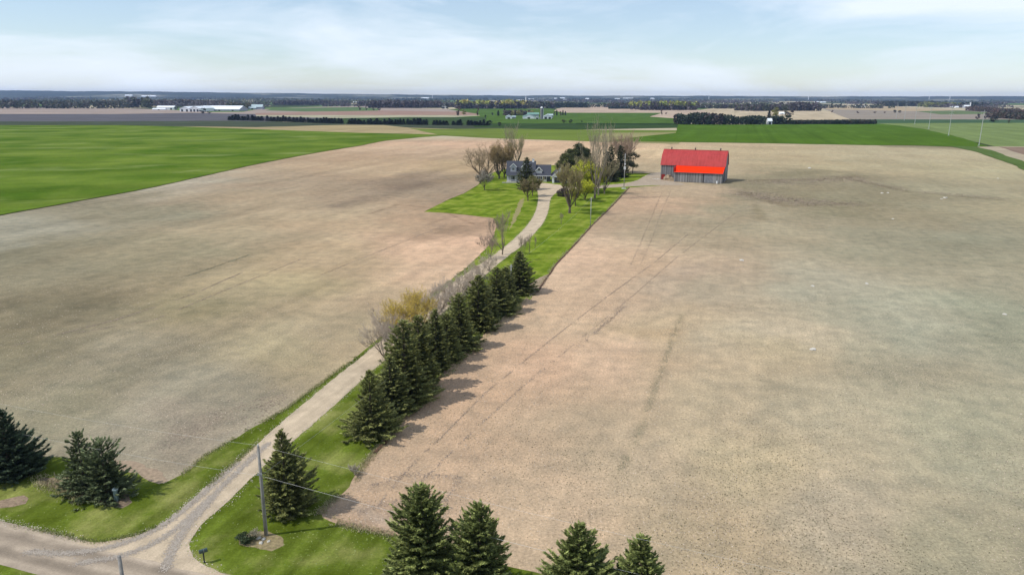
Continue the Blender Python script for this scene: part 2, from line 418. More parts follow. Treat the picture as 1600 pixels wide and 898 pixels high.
# ------------------------------------------------------------------ far fields, back to front
FIELDS = [
 ([(-500,162),(180,169),(250,171),(330,175.5),(380,175),(400,171.5),(460,168.5),(560,165.5),(640,169),(720,171),(740,175),(740,184),(420,184),(300,178),(180,179),(-500,179)], (165,150,138)),
 ([(-500,178),(180,178.5),(300,176.6),(400,178.5),(560,183),(560,190),(360,190),(180,191),(-500,190)], (100,98,102)),
 ([(425,169.5),(560,167.5),(592,170),(590,173.5),(480,174.5),(415,173)], (98,120,78)),
 ([(400,177),(480,175),(600,173),(720,175),(760,177),(745,180),(700,181),(560,180.5),(400,180)], (160,133,118)),
 ([(400,180),(560,180.3),(720,180.3),(790,182.3),(700,184.3),(540,185),(400,182)], (172,168,140)),
 ([(700,171),(740,169),(860,170),(880,174),(890,177),(1035,176),(1015,182),(1100,185),(1064,197),(700,197),(700,184),(750,181),(745,178)], (82,108,46)),
 ([(480,186),(560,184.4),(640,183.4),(760,183.4),(760,198),(600,197),(480,194)], (66,84,50)),
 ([(-500,190),(180,190),(360,189),(520,192.5),(600,195),(740,196),(900,197),(900,203),(740,204),(560,201),(300,198.5),(-500,197)], (76,84,66)),
 ([(270,197.6),(400,199),(540,195.3),(600,195.8),(640,200),(740,202.5),(740,210),(690,211),(560,208.3),(430,204),(300,200)], (168,152,115)),
 ([(640,201),(700,202),(780,201),(900,203),(1060,204),(1085,212),(1050,225),(760,216),(690,212)], (112,128,58)),
 ([(740,193),(1064,193),(1064,200),(900,203),(740,199)], (60,80,44)),
 ([(900,192.5),(1064,193),(1064,195),(960,195.5),(900,194.5)], (48,68,38)),
 ([(940,208),(1060,207),(1080,215),(1060,225),(930,222)], (150,145,100)),
 ([(880,167.5),(925,163.5),(940,165),(1000,170),(1095,171.8),(1140,174),(1140,187),(1064,186),(1015,182.6),(1035,176.6),(880,176.4),(865,173)], (186,166,146)),
 ([(1095,171.7),(1135,166.5),(1180,168),(1300,174),(1330,187.5),(1130,188)], (190,174,146)),
 ([(1275,166),(1300,165.2),(1400,167),(1500,172.5),(1700,176),(1700,190),(1365,189),(1325,186),(1296,174)], (152,142,128)),
 ([(1295,165),(1400,166.5),(1500,172.6),(1430,174),(1290,171)], (180,162,132)),
 ([(1430,174),(1500,173),(1545,176),(1535,178.6),(1470,179)], (106,122,82)),
 ([(1355,187),(1500,187),(2100,189),(2100,195),(1365,194)], (74,98,70)),
 ([(1370,193),(1500,192.5),(2100,192),(2100,238),(1560,231),(1500,216),(1440,202)], (120,136,84)),
 ([(1060,193.5),(1140,195.3),(1260,194.6),(1368,193.6),(1405,196.5),(1440,201.5),(1500,215),(1545,229.5),(1500,230),(1430,227.5),(1350,227),(1200,224.2),(1040,222),(950,220.5),(1000,214),(1056,208)], (82,110,34)),
 ([(1525,229.8),(1570,229.3),(2100,236),(2100,380),(1640,273),(1575,247)], (175,162,138)),
 ([(1560,229.8),(2100,238),(2100,330),(1660,262)], (140,120,104)),
 ([(1480,228.5),(1520,229.3),(1548,235),(1576,246),(1610,256),(1700,286),(2000,400),(2000,425),(1700,302),(1600,266),(1560,249),(1520,236)], (92,112,60)),
]
for i, (pts, c) in enumerate(FIELDS):
    dist = max(G(u, max(v, 160)).y for u, v in pts)
    sheet('field', pts, 0.02+0.008*i, field_mat('field_cover', S(*c), 0.10, TH if i % 3 else 0.1), 12.0 if dist < 1500 else 40, 2.0, 70+i)
m_left = field_mat('young_wheat', S(80,110,28), 0.10, 0.35, S(112,130,52), 1.6, S(150,160,100))
sheet('wheat_field', [(-900,199),(-300,196.5),(185,196),(300,198.6),(430,203.4),(560,208),(640,209.5),(700,211.5),(655,215),(600,220.5),(560,228.5),(500,238),(400,257),(325,274),(250,291),(175,305),(100,319),(0,337),(-120,357),(-400,412),(-900,520)], 0.24, m_left, 5, 0.9, 5)

# ------------------------------------------------------------------ near lawns, drive and road
M_lawn = grass_mat('lawn_grass', S(80,94,26), S(102,117,42), S(146,148,84), 0.26)
R0, R1 = G(0, 813), G(140, 846); RD = (R1-R0).normalized(); RN = Vector((-RD.y, RD.x, 0))
RL = G(0, 882); road_w = abs((RL-R0).dot(RN)); TR = math.atan2(RD.y, RD.x)
def onroad(s, off): return R0 + RD*s + RN*off
ZL = 0.012
# verge on both sides of the road, with the lawns by the entrance
lawnpts = [G(*p) for p in [(0,748),(35,738),(66,713),(96,713),(150,722),(199,733),(232,738),(255,755),(289,739),(319,713),(365,686),(400,665),(450,637),(500,600),(545,567),(577,540),(600,522),(655,475),(700,441),(727,419),(747,401),(763,384),(772,366),(776,352),(771,341),(730,336),(700,333),(662,331),(700,312),(725,302),(745,290),(755,281),(762,272),(790,264),(800,262),(870,258),(900,262),(950,270),(1016,271),(1018,275),(1010,284),(1033,290),(1000,291),(985,292),(960,318),(925,352),(900,380),(870,410),(846,445),(826,463),(772,507),(708,565),(648,626),(600,680),(580,711),(557,740),(545,760),(525,780),(500,797),(505,808),(530,818),(565,826),(615,836),(690,855),(780,880),(850,897)]]
far_s = 160
lawnpts += [onroad(far_s*0.55, 4.5), onroad(far_s*2, 6), onroad(far_s*2, -road_w-9), onroad(-far_s, -road_w-9), onroad(-far_s, 9), onroad(-30, 9.5)]
lawn = sheet('lawn', lawnpts, ZL, M_lawn, 0.8, 0.22, 21, True)

sheet('lawn', [(828,468),(846,446),(870,411),(900,381),(925,353),(960,319),(984,293),(1000,292),(1030,290),(1009,284),(1017,276),(1014,272),(950,271),(900,263),(870,259),(800,263),(790,265),(763,273),(756,282),(746,291),(726,303),(701,313),(664,331),(700,332.5),(730,335.5),(772,340),(777,352),(773,367),(764,385),(748,402),(730,420),(760,425),(800,450)], ZL+0.004, grass_mat('lush_grass', S(84,108,30), S(118,137,44), S(148,156,70), 0.13), 0.8, 0.2, 22)
M_dirt = plain('bare_earth', S(165,145,122), 0.95, 0.25, 2.5)
sheet('bare_earth', [(828,466),(826,446),(838,436),(858,427),(875,405),(868,415),(850,445)], ZL+0.006, M_dirt, 0.6, 0.3, 8)
sheet('bare_earth', [(170,716),(215,722),(255,738),(262,752),(248,756),(215,740),(190,734)], ZL+0.006, M_dirt, 0.6, 0.4, 9)
sheet('mulch_bed', [(92,744),(120,752),(160,762),(200,772),(206,784),(192,793),(150,786),(110,774),(84,762),(60,757),(58,748)], ZL+0.006, plain('mulch', S(128,112,92), 0.95, 0.35, 3), 0.5, 0.25, 10)
sheet('mulch_bed', [(-14,784),(15,778),(38,773),(46,778),(40,786),(20,792),(-8,794)], ZL+0.006, plain('mulch_ring', S(150,130,108), 0.95, 0.35, 3), 0.5, 0.2, 11)
sheet('mulch_bed', [(372,838),(395,831),(420,829),(440,838),(445,852),(425,860),(398,855),(376,850)], ZL+0.006, plain('mulch_pole', S(150,135,100), 0.95, 0.35, 3), 0.5, 0.3, 12)
sheet('bare_earth', [(800,345),(806,328),(812,313),(820,308),(815,325),(806,345),(795,360)], ZL+0.006, plain('worn_turf', S(150,140,90), 0.95, 0.2, 1), 0.8, 0.6, 13)

DL = [(165,846),(200,840),(222,833),(250,820),(270,807),(300,780),(350,736),(400,695),(450,651),(500,609),(550,569),(580,545),(630,502),(690,455),(735,422),(766,402),(791,384),(811,366),(826,350),(837,331),(841,315),(841,303),(838,293),(828,287),(838,284.5)]
DR = [(876,289),(882,296),(868,302),(860,309),(858,325),(852,345),(834,366),(815,385),(793,400),(740,446),(680,500),(620,547),(590,572),(550,608),(500,653),(450,695),(405,735),(372,768),(345,792),(318,816),(301,836),(295,852),(299,868),(312,880),(330,888),(352,899)]
dl = chaikin([G(*p) for p in DL]); dr = chaikin([G(*p) for p in DR])
s0 = (G(140, 846)-R0).dot(RD)-1.5; s1 = (G(352, 899)-R0).dot(RD)+0.6
gp = dl + dr + [onroad(s1, -0.6), onroad(s0, -0.6)]
ca = along(G(470,655).x, G(470,655).y)
M_gravel = gravel_mat('drive_gravel', S(206,187,160), TH, along(G(475,652).x, G(475,652).y)[1], 2, None, 0.90)
sheet('driveway', gp, ZL+0.016, M_gravel, 0.5, 0.22, 15, True)
lane = chaikin([G(*p) for p in [(862,297),(880,291),(920,290.6),(943,289.5),(979,286.5),(997,281.5),(1009,274),(1020,270),(1034,269)]]) + chaikin([G(*p) for p in [(1036,281),(1075,288),(1060,289.6),(1039,289),(985,291.2),(940,294.2),(900,296.5),(870,300)]])
sheet('farm_lane', lane, ZL+0.011, gravel_mat('lane_gravel', S(182,166,145), 0.1, 0, 2, None, 0.88), 0.8, 0.35, 16, True)
_, cy = along(onroad(0, -road_w/2).x, onroad(0, -road_w/2).y, TR)
M_road = gravel_mat('road_gravel', S(172,157,138), TR, cy, road_w/2, (-2.0, 0.0, 1.9), 0.86)
sheet('road', [onroad(-400, 0), onroad(500, 0), onroad(500, -road_w), onroad(-400, -road_w)], ZL+0.010, M_road, 0.9, 0.10, 17, True)

# low bank of turned earth along the edge of the right-hand field
def bank(pts, h, wd, mat):
    P = resample([G(*p) for p in pts], 0.8, 0.15, 3, False); V = []; Fq = []
    for i, p in enumerate(P):
        q = P[min(i+1, len(P)-1)]-P[max(i-1, 0)]; n = Vector((-q.y, q.x, 0)).normalized()
        hh = h*(0.5+random.random())
        V += [p+n*wd+Vector((0,0,-.02)), p+n*wd*.3+Vector((0,0,hh)), p-n*wd*.3+Vector((0,0,hh*.9)), p-n*wd+Vector((0,0,-.02))]
        if i: Fq += [(4*i-4+k, 4*i-3+k, 4*i+1+k, 4*i+k) for k in range(3)]
    o = link('earth_bank', mesh_from('earth_bank', np.array([tuple(v) for v in V]), np.array(Fq)), mat); o['kind'] = 'structure'
random.seed(2)
M_bank = plain('turned_earth', S(105,80,62), 0.95, 0.3, 3)
bank([(983,293.5),(960,318.5),(925,352.5),(900,380.5),(870,411.5),(847,445),(838,458)], 0.22, 0.28, M_bank)
bank([(606,686),(580,714)], 0.2, 0.25, M_bank)

# ------------------------------------------------------------------ foliage builders
def diamonds(c, a, s, l, wd, col):
    c = np.asarray(c); n = len(c)
    l = np.broadcast_to(l, (n,))[:, None]; wd = np.broadcast_to(wd, (n,))[:, None]
    V = np.stack([c-a*l*.5, c+s*wd*.5, c+a*l*.5, c-s*wd*.5], 1).reshape(-1, 3)
    return V, np.arange(n*4).reshape(n, 4), col
def unit(v): return v/np.maximum(np.linalg.norm(v, axis=-1, keepdims=True), 1e-9)
def perp(a, r):
    k = unit(r.normal(size=a.shape)); return unit(np.cross(a, k))

def spruce_mesh(h, R, seed, dens=1.0, col=(0.045,0.075,0.03), tip=(0.11,0.15,0.045), size=1.0, power=0.85, gap=0.0, bare=0.03, nlev=44):
    r = np.random.default_rng(seed); cs = []; ax = []; ss = []; ls = []; ws = []; cl = []
    lean = r.uniform(0, 6.28)
    for i in range(nlev):
        f = bare + (1-bare)*(i+r.uniform(-.3, .3))/nlev
        f = min(max(f, bare), 0.985); z0 = f*h
        Rz = R*((1-f)**power)*(0.93+0.16*math.sin(7*f+seed)) + 0.10
        if f < 0.12: Rz *= 0.80+f*1.6
        nb = int(6+5*(1-f)) + 1
        ph0 = r.uniform(0, 6.28)
        for b in range(nb):
            if r.random() < gap: continue
            ph = ph0 + b*6.2832/nb + r.uniform(-.25, .25)
            Lb = Rz*r.uniform(0.66, 1.18)*(1+0.10*math.cos(ph-lean))
            n = max(6, int(dens*26*Lb*(0.55+0.25*Lb)))
            nc_ = max(3, n//9); ci = r.integers(0, nc_, n); sc_ = r.uniform(0.08, 1.0, nc_)**0.62; qc_ = r.uniform(-1, 1, nc_); cb = r.uniform(.65, 1.4, nc_)[ci]
            s = np.clip(sc_[ci]+r.normal(0, .055, n), .03, 1.04)
            e = -0.10 + 0.95*f**1.6 + r.uniform(-.08, .08)
            zz = z0 + Lb*s*e - 0.16*Lb*np.sin(s*math.pi*.8) + 0.10*Lb*s**3
            half = (0.30*Lb*(1.05-s)+0.10)
            q = qc_[ci]+r.normal(0, .14, n)
            rx, ry = math.cos(ph), math.sin(ph)
            x = rx*Lb*s - ry*q*half; y = ry*Lb*s + rx*q*half
            zz = zz - np.abs(q)*half*0.30 + r.normal(0, 0.04, n)
            d = np.stack([rx*0.9 - ry*q*0.9, ry*0.9 + rx*q*0.9, np.full(n, 0.10+0.6*f)], -1) + r.normal(0, 0.28, (n, 3))
            d = unit(d); sd = unit(np.cross(d, np.array([0, 0, 1.0]) + r.normal(0, 0.55, (n, 3))))
            cs.append(np.stack([x, y, zz], -1)); ax.append(d); ss.append(sd)
            ls.append(size*r.uniform(.26, .50, n)*(0.75+0.25*min(1, Lb))); ws.append(size*r.uniform(.08, .15, n))
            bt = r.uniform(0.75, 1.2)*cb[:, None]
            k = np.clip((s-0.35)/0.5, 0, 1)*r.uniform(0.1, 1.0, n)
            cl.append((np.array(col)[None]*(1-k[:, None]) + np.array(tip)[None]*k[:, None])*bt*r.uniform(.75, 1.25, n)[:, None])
    # leader
    n = int(40*dens)+10; z = h*(0.93+0.07*r.random(n)); 
    cs.append(np.stack([r.normal(0, .07, n), r.normal(0, .07, n), z], -1)); d = unit(np.stack([r.normal(0, .5, n), r.normal(0, .5, n), np.ones(n)], -1))
    ax.append(d); ss.append(perp(d, r)); ls.append(np.full(n, .28*size)); ws.append(np.full(n, .09*size)); cl.append(np.tile(np.array(tip)*0.8, (n, 1)))
    V, Fq, _ = diamonds(np.concatenate(cs), np.concatenate(ax), np.concatenate(ss), np.concatenate(ls), np.concatenate(ws), None)
    return mesh_from('crown', V, Fq, np.concatenate(cl))
def trunk_mesh(h, r0, col=(0.10,0.08,0.06), n=8, bend=0.0, seed=0):
    m = MB(); rr = random.Random(seed); pts = []; rs = []
    for i in range(7):
        f = i/6; pts.append((bend*math.sin(f*2.2)+rr.uniform(-.03,.03)*h*0.1, rr.uniform(-.03,.03)*h*0.1, f*h-0.1*(i==0))); rs.append(r0*(1-f*0.93)*(1.25 if i == 0 else 1))
    m.tube(pts, rs, n, col)
    me = bpy.data.meshes.new('trunk'); me.from_pydata(m.v, [], m.f)
    a = me.attributes.new('tint', 'FLOAT_COLOR', 'FACE')
    for i in range(len(m.f)): a.data[i].color = (*col, 1)
    return me
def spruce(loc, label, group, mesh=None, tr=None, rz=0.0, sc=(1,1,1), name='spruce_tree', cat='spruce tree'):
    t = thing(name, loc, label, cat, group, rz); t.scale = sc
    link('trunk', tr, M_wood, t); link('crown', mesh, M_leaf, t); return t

def bare_meshes(h, spread, seed, n_main=5, fork=0.22, levels=4, twig_r=0.012, col=(0.14,0.11,0.09), tcol=(0.22,0.17,0.15), bud=None, nbud=0, upw=0.35, r0=None, kids=(3, 5), budsize=0.16, twigmul=1.0):
    "leafless or budding broadleaf: returns (trunk mesh, crown mesh)"
    rr = random.Random(seed); thick = []; thin = []; ends = []
    r0 = r0 or h*0.022
    def seg(p, d, ln, r, lev):
        pts = [p]; k = 3 if lev < 3 else 2
        q = p.copy(); dd = d.copy()
        for i in range(k):
            dd = (dd + Vector((rr.gauss(0, .13), rr.gauss(0, .13), rr.gauss(0.03, .08)+upw*.12))).normalized()
            q = q + dd*(ln/k); pts.append(q.copy())
        r1 = r*0.55
        rs = [r+(r1-r)*i/k for i in range(k+1)]
        (thick if r > 0.035 else thin).append((pts, [max(x, twig_r) for x in rs]))
        if lev >= levels: ends.append(pts); return
        nk = rr.randint(*kids) + (1 if lev == levels-1 else 0)
        for j in range(nk):
            f = 1.0 if j == 0 else rr.uniform(0.35, 1.0)
            idx = min(k-1, int(f*k)); base = pts[idx].lerp(pts[idx+1], f*k-idx) if f < 1 else pts[-1]
            ang = rr.uniform(.35, .85) if j else rr.uniform(.05, .3)
            ax = dd.cross(Vector((rr.gauss(0,1), rr.gauss(0,1), rr.gauss(0,1)))).normalized()
            nd = (Matrix.Rotation(ang, 3, ax) @ dd); nd = Vector((nd.x*spread, nd.y*spread, nd.z+upw)).normalized()
            seg(base, nd, ln*rr.uniform(.55, .80), max(r1*rr.uniform(.55, .85), twig_r), lev+1)
    th = h*fork
    tpts = [Vector((0, 0, -0.1)), Vector((rr.uniform(-.05,.05)*h*.2, 0, th*.5)), Vector((rr.uniform(-.05,.05)*h*.3, rr.uniform(-.05,.05)*h*.3, th))]
    thick.append((tpts, [r0*1.2, r0, r0*.85]))
    for j in range(n_main):
        a = 6.283*j/n_main + rr.uniform(-.4, .4); tilt = rr.uniform(.25, .75)*spread if j else rr.uniform(0, .15)
        d = Vector((math.cos(a)*math.sin(tilt), math.sin(a)*math.sin(tilt), math.cos(tilt)))
        seg(tpts[2]*rr.uniform(.75, 1) if j else tpts[2], d, (h-th)*rr.uniform(.40, .48), r0*rr.uniform(.5, .7), 1)
    mt = MB()
    for p, r in thick: mt.tube(p, r, 5, col, False)
    # thin twigs: three-sided tubes, vectorised
    P0 = []; P1 = []; Ra = []; Rb = []
    for p, r in thin:
        for i in range(len(p)-1): P0.append(p[i]); P1.append(p[i+1]); Ra.append(r[i]); Rb.append(r[i+1])
    for p in ends:
        for i in range(int(6*twigmul)):
            f = rr.random(); a = p[0].lerp(p[-1], f); d = (p[-1]-p[0]).normalized()
            d = (d+Vector((rr.gauss(0,.6)*spread, rr.gauss(0,.6)*spread, rr.gauss(0.1+upw*.5,.4)))).normalized()
            P0.append(a); P1.append(a+d*h*rr.uniform(.03, .075)); Ra.append(twig_r*.9); Rb.append(twig_r*.35)
    P0 = np.array([tuple(p) for p in P0]); P1 = np.array([tuple(p) for p in P1]); Ra = np.array(Ra); Rb = np.array(Rb)
    rs = np.random.default_rng(seed); n = len(P0); d = unit(P1-P0); a = perp(d, rs); b = np.cross(d, a); vs = []
    for P, Rr in ((P0, Ra), (P1, Rb)):
        for k in range(3):
            t = 2.0944*k; vs.append(P + (a*math.cos(t)+b*math.sin(t))*Rr[:, None])
    V = np.stack(vs, 1).reshape(-1, 3); base = (np.arange(n)*6)[:, None]
    Fq = np.concatenate([base+np.array([[k, (k+1) % 3, 3+(k+1) % 3, 3+k]]) for k in range(3)])
    colr = np.tile(np.array(tcol), (len(Fq), 1))*rs.uniform(.75, 1.25, (n,))[np.tile(np.arange(n), 3)][:, None]
    if bud is not None and nbud:
        i = rs.integers(0, n, nbud); f = rs.random(nbud)[:, None]
        c = P0[i]*(1-f)+P1[i]*f + rs.normal(0, budsize*.5, (nbud, 3)); ax = unit(rs.normal(size=(nbud, 3)))
        V2, F2, _ = diamonds(c, ax, perp(ax, rs), budsize*rs.uniform(.6, 1.3, nbud), budsize*.6*rs.uniform(.6, 1.3, nbud), None)
        hz = np.clip((c[:, 2]/h-0.3)/0.6, 0, 1)[:, None]
        Fq = np.concatenate([Fq, F2+len(V)]); V = np.concatenate([V, V2])
        colr = np.concatenate([colr, np.array(bud)[None]*rs.uniform(.7, 1.3, (nbud, 1))*(0.75+0.25*hz)])
    cm = mesh_from('crown', V, Fq, colr)
    me = bpy.data.meshes.new('trunk'); me.from_pydata(mt.v, [], mt.f)
    at = me.attributes.new('tint', 'FLOAT_COLOR', 'FACE'); at.data.foreach_set('color', np.tile(np.array((*col, 1), np.float32), len(mt.f)))
    return me, cm
def clump_mesh(h, R, seed, z0=0.25, nc=40, per=120, size=0.28, col=(0.05,0.08,0.03), tip=None, flat=0.7, shape='round', cr=0.28):
    "crown of leaf clumps in a volume"
    r = np.random.default_rng(seed); tip = tip or tuple(x*1.6 for x in col); C_ = []; K = []; CL = []
    for i in range(nc):
        f = r.random()
        if shape == 'cone': z = z0+(1-z0)*f**1.25; rad_ = R*(1-(z-z0)/(1-z0))**.8*math.sqrt(r.random())*0.9
        else: z = z0+(1-z0)*f; t = (z-z0)/(1-z0)*2-1; rad_ = R*math.sqrt(max(0.05, 1-t*t*0.9))*math.sqrt(r.random())*0.85
        a = r.uniform(0, 6.283); c = np.array([rad_*math.cos(a), rad_*math.sin(a), z*h*0.96])
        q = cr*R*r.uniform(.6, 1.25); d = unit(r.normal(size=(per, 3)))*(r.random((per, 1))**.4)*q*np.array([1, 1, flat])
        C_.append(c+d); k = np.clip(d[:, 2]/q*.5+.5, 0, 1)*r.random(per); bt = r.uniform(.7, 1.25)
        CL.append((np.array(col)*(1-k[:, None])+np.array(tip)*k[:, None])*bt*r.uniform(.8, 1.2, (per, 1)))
    c = np.concatenate(C_); n = len(c); ax = unit(r.normal(size=(n, 3)))
    V, Fq, _ = diamonds(c, ax, perp(ax, r), size*r.uniform(.7, 1.4, n), size*.55*r.uniform(.7, 1.4, n), None)
    return mesh_from('crown', V, Fq, np.concatenate(CL))
def tree(loc, label, tm, cm, name, cat, group=None, rz=0.0, sc=(1,1,1)):
    t = thing(name, loc, label, cat, group, rz); t.scale = sc if isinstance(sc, tuple) else (sc,)*3
    link('trunk', tm, M_wood, t); link('crown', cm, M_leaf, t); return t
ORD = ['first', 'second', 'third', 'fourth', 'fifth', 'sixth', 'seventh', 'eighth', 'ninth', 'tenth', 'eleventh', 'twelfth', 'thirteenth', 'fourteenth']

# ------------------------------------------------------------------ spruces along the right side of the drive
GR = 'row of spruces along the long driveway'
gc, gt = (0.092,0.108,0.036), (0.36,0.37,0.12)
row = [  # base u, v ; top v ; half width in px ; mesh
 (581,676,578,41), (612,646,556,27), (634,626,500,36), (656,604,493,24), (682,578,483,22), (699,562,489,20),
 (718,543,458,26), (748,514,430,22), (762,500,450,20), (776,487,417,22), (790,474,417,18), (811,457,392,22)]
protos = [spruce_mesh(8.5, 3.6, 101, 1.0, gc, gt), spruce_mesh(10.5, 3.2, 102, 1.35, gc, gt, power=0.8), spruce_mesh(10, 2.5, 103, 1.35, gc, gt, power=0.7), spruce_mesh(10, 2.7, 104, 1.3, (0.055,0.072,0.028), gt, power=0.9)]
pdim = [(8.5, 3.6), (10.5, 3.2), (10, 2.5), (10, 2.7)]
ptr = [trunk_mesh(h*.95, .16+.012*h) for h, _ in pdim]
pick = [0, 3, 1, 2, 3, 2, 1, 2, 3, 1, 2, 3]
lab = ['broad dark spruce at the near end of the driveway row, skirted to the grass',
 'short spruce tucked behind the nearest spruce of the driveway row',
 'tall broad spruce rising third in the driveway row above its neighbours',
 'slender spruce leaning in close behind the tall third one of the driveway row',
 'narrow spruce fifth from the near end of the driveway row',
 'small narrow spruce between two taller ones, sixth in the driveway row',
 'tall pointed spruce in the middle of the driveway row',
 'slim spruce eighth from the near end of the driveway row',
 'lower spruce half hidden ninth in the driveway row',
 'tall spruce third from the far end of the driveway row',
 'slender spruce next to last at the far end of the driveway row',
 'tall dark spruce closing the far end of the driveway row']
for i, (u, v, tv, hw) in enumerate(row):
    p = G(u, v); h = Hat(u, tv, p); k = pick[i]; m = PX(p)
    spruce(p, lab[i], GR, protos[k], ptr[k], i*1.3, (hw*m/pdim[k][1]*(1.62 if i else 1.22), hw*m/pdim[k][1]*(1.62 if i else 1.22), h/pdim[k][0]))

# ------------------------------------------------------------------ single and foreground spruces
def one_spruce(u, v, top, hw, seed, label, cols=(gc, gt), group=None, dens=1.35, rz=0.0, **kw):
    p = G(u, v); h = Hat(u, top, p); R = hw*PX(p)*1.22
    t = spruce(p, label, group, spruce_mesh(h, R, seed, dens, cols[0], cols[1], **kw), trunk_mesh(h*.95, .12+.014*h), rz)
    return p, h
one_spruce(449, 797, 671, 43, 11, 'lone dark green spruce beside the driveway, just behind the utility pole')
one_spruce(18, 742, 641, 43, 12, 'broad bluish spruce cut off by the left edge above the road', ((0.045,0.068,0.042),(0.13,0.18,0.10)), dens=1.5, power=0.72)
one_spruce(134, 764, 675, 36, 13, 'ragged spruce left of a wider one on the mulch bed by the road', ((0.070,0.094,0.044),(0.24,0.28,0.13)), gap=0.38, power=0.6, dens=1.3, nlev=34)
one_spruce(168, 770, 690, 40, 14, 'wide open-branched spruce behind the small utility pedestal', ((0.070,0.094,0.044),(0.24,0.28,0.13)), gap=0.35, power=0.5, dens=1.3, nlev=34)
yg = ((0.100,0.128,0.038),(0.36,0.40,0.13))
one_spruce(663, 925, 759, 66, 15, 'largest of the four spruces along the bottom edge, leftmost of them', yg, 'spruces along the bottom edge', 2.1, power=0.68)
one_spruce(750, 935, 786, 56, 16, 'narrower spruce close to the right of the largest one at the bottom edge', yg, 'spruces along the bottom edge', 2.0, power=0.70, gap=0.08)
one_spruce(900, 985, 817, 64, 17, 'bright green spruce top at the bottom edge, left one of the right-hand pair', yg, 'spruces along the bottom edge', 2.1, power=0.68)
one_spruce(996, 1000, 838, 60, 18, 'bright green spruce top at the bottom edge, rightmost of the four', yg, 'spruces along the bottom edge', 2.1, power=0.68)

# ------------------------------------------------------------------ leafless row left of the spruces
GB = 'leafless trees beside the driveway'
bv = [bare_meshes(8, 1.1, 201, 8, 0.06, 4, 0.011, (0.24,0.19,0.15), (0.56,0.46,0.37), upw=.28, kids=(3, 4), twigmul=1.9),
      bare_meshes(8, 1.1, 202, 8, 0.07, 4, 0.011, (0.24,0.19,0.15), (0.60,0.51,0.42), upw=.28, kids=(3, 4), twigmul=1.9),
      bare_meshes(9.5, 1.05, 203, 8, 0.07, 4, 0.012, (0.22,0.17,0.12), (0.50,0.38,0.20), (0.74,0.56,0.05), 10000, upw=.32, kids=(3, 4), budsize=.13, twigmul=1.7)]
barerow = [(602,563,505,1,'grey leafless tree at the near end of the driveway thicket, overhanging the gravel'),
 (614,553,486,0,'grey leafless tree just left of the brownish yellow one'),
 (626,543,474,2,'tree with brownish yellow buds near the near end of the driveway thicket'),
 (646,527,458,2,'bushy tree with the brightest yellow top in the driveway thicket'),
 (662,512,468,1,'pinkish grey leafless tree under the right side of the yellow top'),
 (676,499,458,0,'pale leafless tree just beyond the yellow-topped ones by the driveway'),
 (690,487,446,1,'pale twiggy tree behind the middle spruces of the driveway row'),
 (702,476,440,0,'whitish leafless tree sixth from the house end of the thicket'),
 (714,466,434,1,'whitish leafless tree fifth from the house end of the thicket'),
 (726,456,426,0,'whitish leafless tree fourth from the house end of the thicket'),
 (739,445,417,1,'low grey leafless tree third from the house end of the thicket'),
 (751,435,408,0,'low grey leafless tree second from the house end of the thicket'),
 (764,424,398,1,'low whitish leafless tree at the house end of the thicket')]
for i, (u, v, tv, k, lb) in enumerate(barerow):
    p = G(u, v); h = Hat(u, tv, p); b = h/(9.5 if k == 2 else 8)
    tree(p, lb, *bv[k], 'bare_tree', 'tree', GB, i*1.7, (b*1.25, b*1.25, b))
# saplings and tall leafless trees further up the drive
sm = bare_meshes(8, 0.8, 211, 5, 0.10, 4, 0.013, (0.16,0.13,0.10), (0.38,0.31,0.24), upw=.5, kids=(2, 4), r0=.11)
sm2 = bare_meshes(8, 1.0, 212, 6, 0.08, 4, 0.013, (0.16,0.13,0.10), (0.40,0.31,0.25), upw=.35, kids=(3, 4), r0=.11)
for i, (u, v, tv, k, s, lb) in enumerate([
 (785,398,334,0,1.15,'tall leafless tree left of the driveway where it starts to bend'),
 (767,405,362,1,1.2,'spreading leafless tree left of the driveway, just left of the tall one'),
 (816,407,370,0,.9,'leafless young tree on the lawn right behind the spruce row'),
 (827,396,366,0,.8,'thin leafless sapling on the lawn, second behind the spruce row'),
 (836,389,370,0,.6,'thinnest small sapling on the lawn right of the driveway'),
 (877,351,333,0,.8,'tiny leafless sapling alone in the middle of the right lawn')]):
    p = G(u, v); h = Hat(u, tv, p); b = h/8; m = (sm, sm2)[k]
    tree(p, lb, *m, 'bare_tree', 'tree', None, i*2.1, (b*s, b*s, b))

# ------------------------------------------------------------------ trees round the farmhouse
def T(u, v, tv, name, cat, label, meshes, href, R=None, hw=None, rz=0.0):
    p = G(u, v); h = Hat(u, tv, p); b = h/href; s = (hw*PX(p)/R*1.3) if hw else b*(1.0 if 'poplar' in label or 'slim' in label else 1.22)
    return tree(p, label, *meshes, name, cat, None, rz, (s, s, b))
open_m = bare_meshes(14, 1.25, 221, 7, 0.14, 4, 0.020, (0.15,0.12,0.08), (0.36,0.28,0.17), upw=.2, kids=(3, 4), twigmul=.9)
bud_m = bare_meshes(14, 0.85, 222, 7, 0.10, 4, 0.026, (0.12,0.10,0.08), (0.36,0.27,0.14), (0.42,0.30,0.12), 2600, upw=.5, budsize=.38)
tall_m = bare_meshes(20, 0.62, 223, 5, 0.10, 4, 0.020, (0.19,0.16,0.12), (0.40,0.35,0.26), upw=.55, kids=(2, 4), r0=.30, twigmul=.7)
grey_m = bare_meshes(14, 1.0, 224, 6, 0.10, 4, 0.018, (0.16,0.14,0.10), (0.42,0.36,0.22), (0.36,0.34,0.12), 1800, upw=.5, kids=(3, 4))
T(751,279,228,'bare_tree','tree','leafless spreading tree left of the house, leftmost of the cluster', open_m, 14, rz=.5)
T(761,279,226,'bare_tree','tree','leafless spreading tree behind the white blossoming bush', open_m, 14, rz=2.9)
T(780,279,226,'budding_tree','tree','brownish budding tree left of the house, nearest the leafless pair', bud_m, 14, rz=.1)
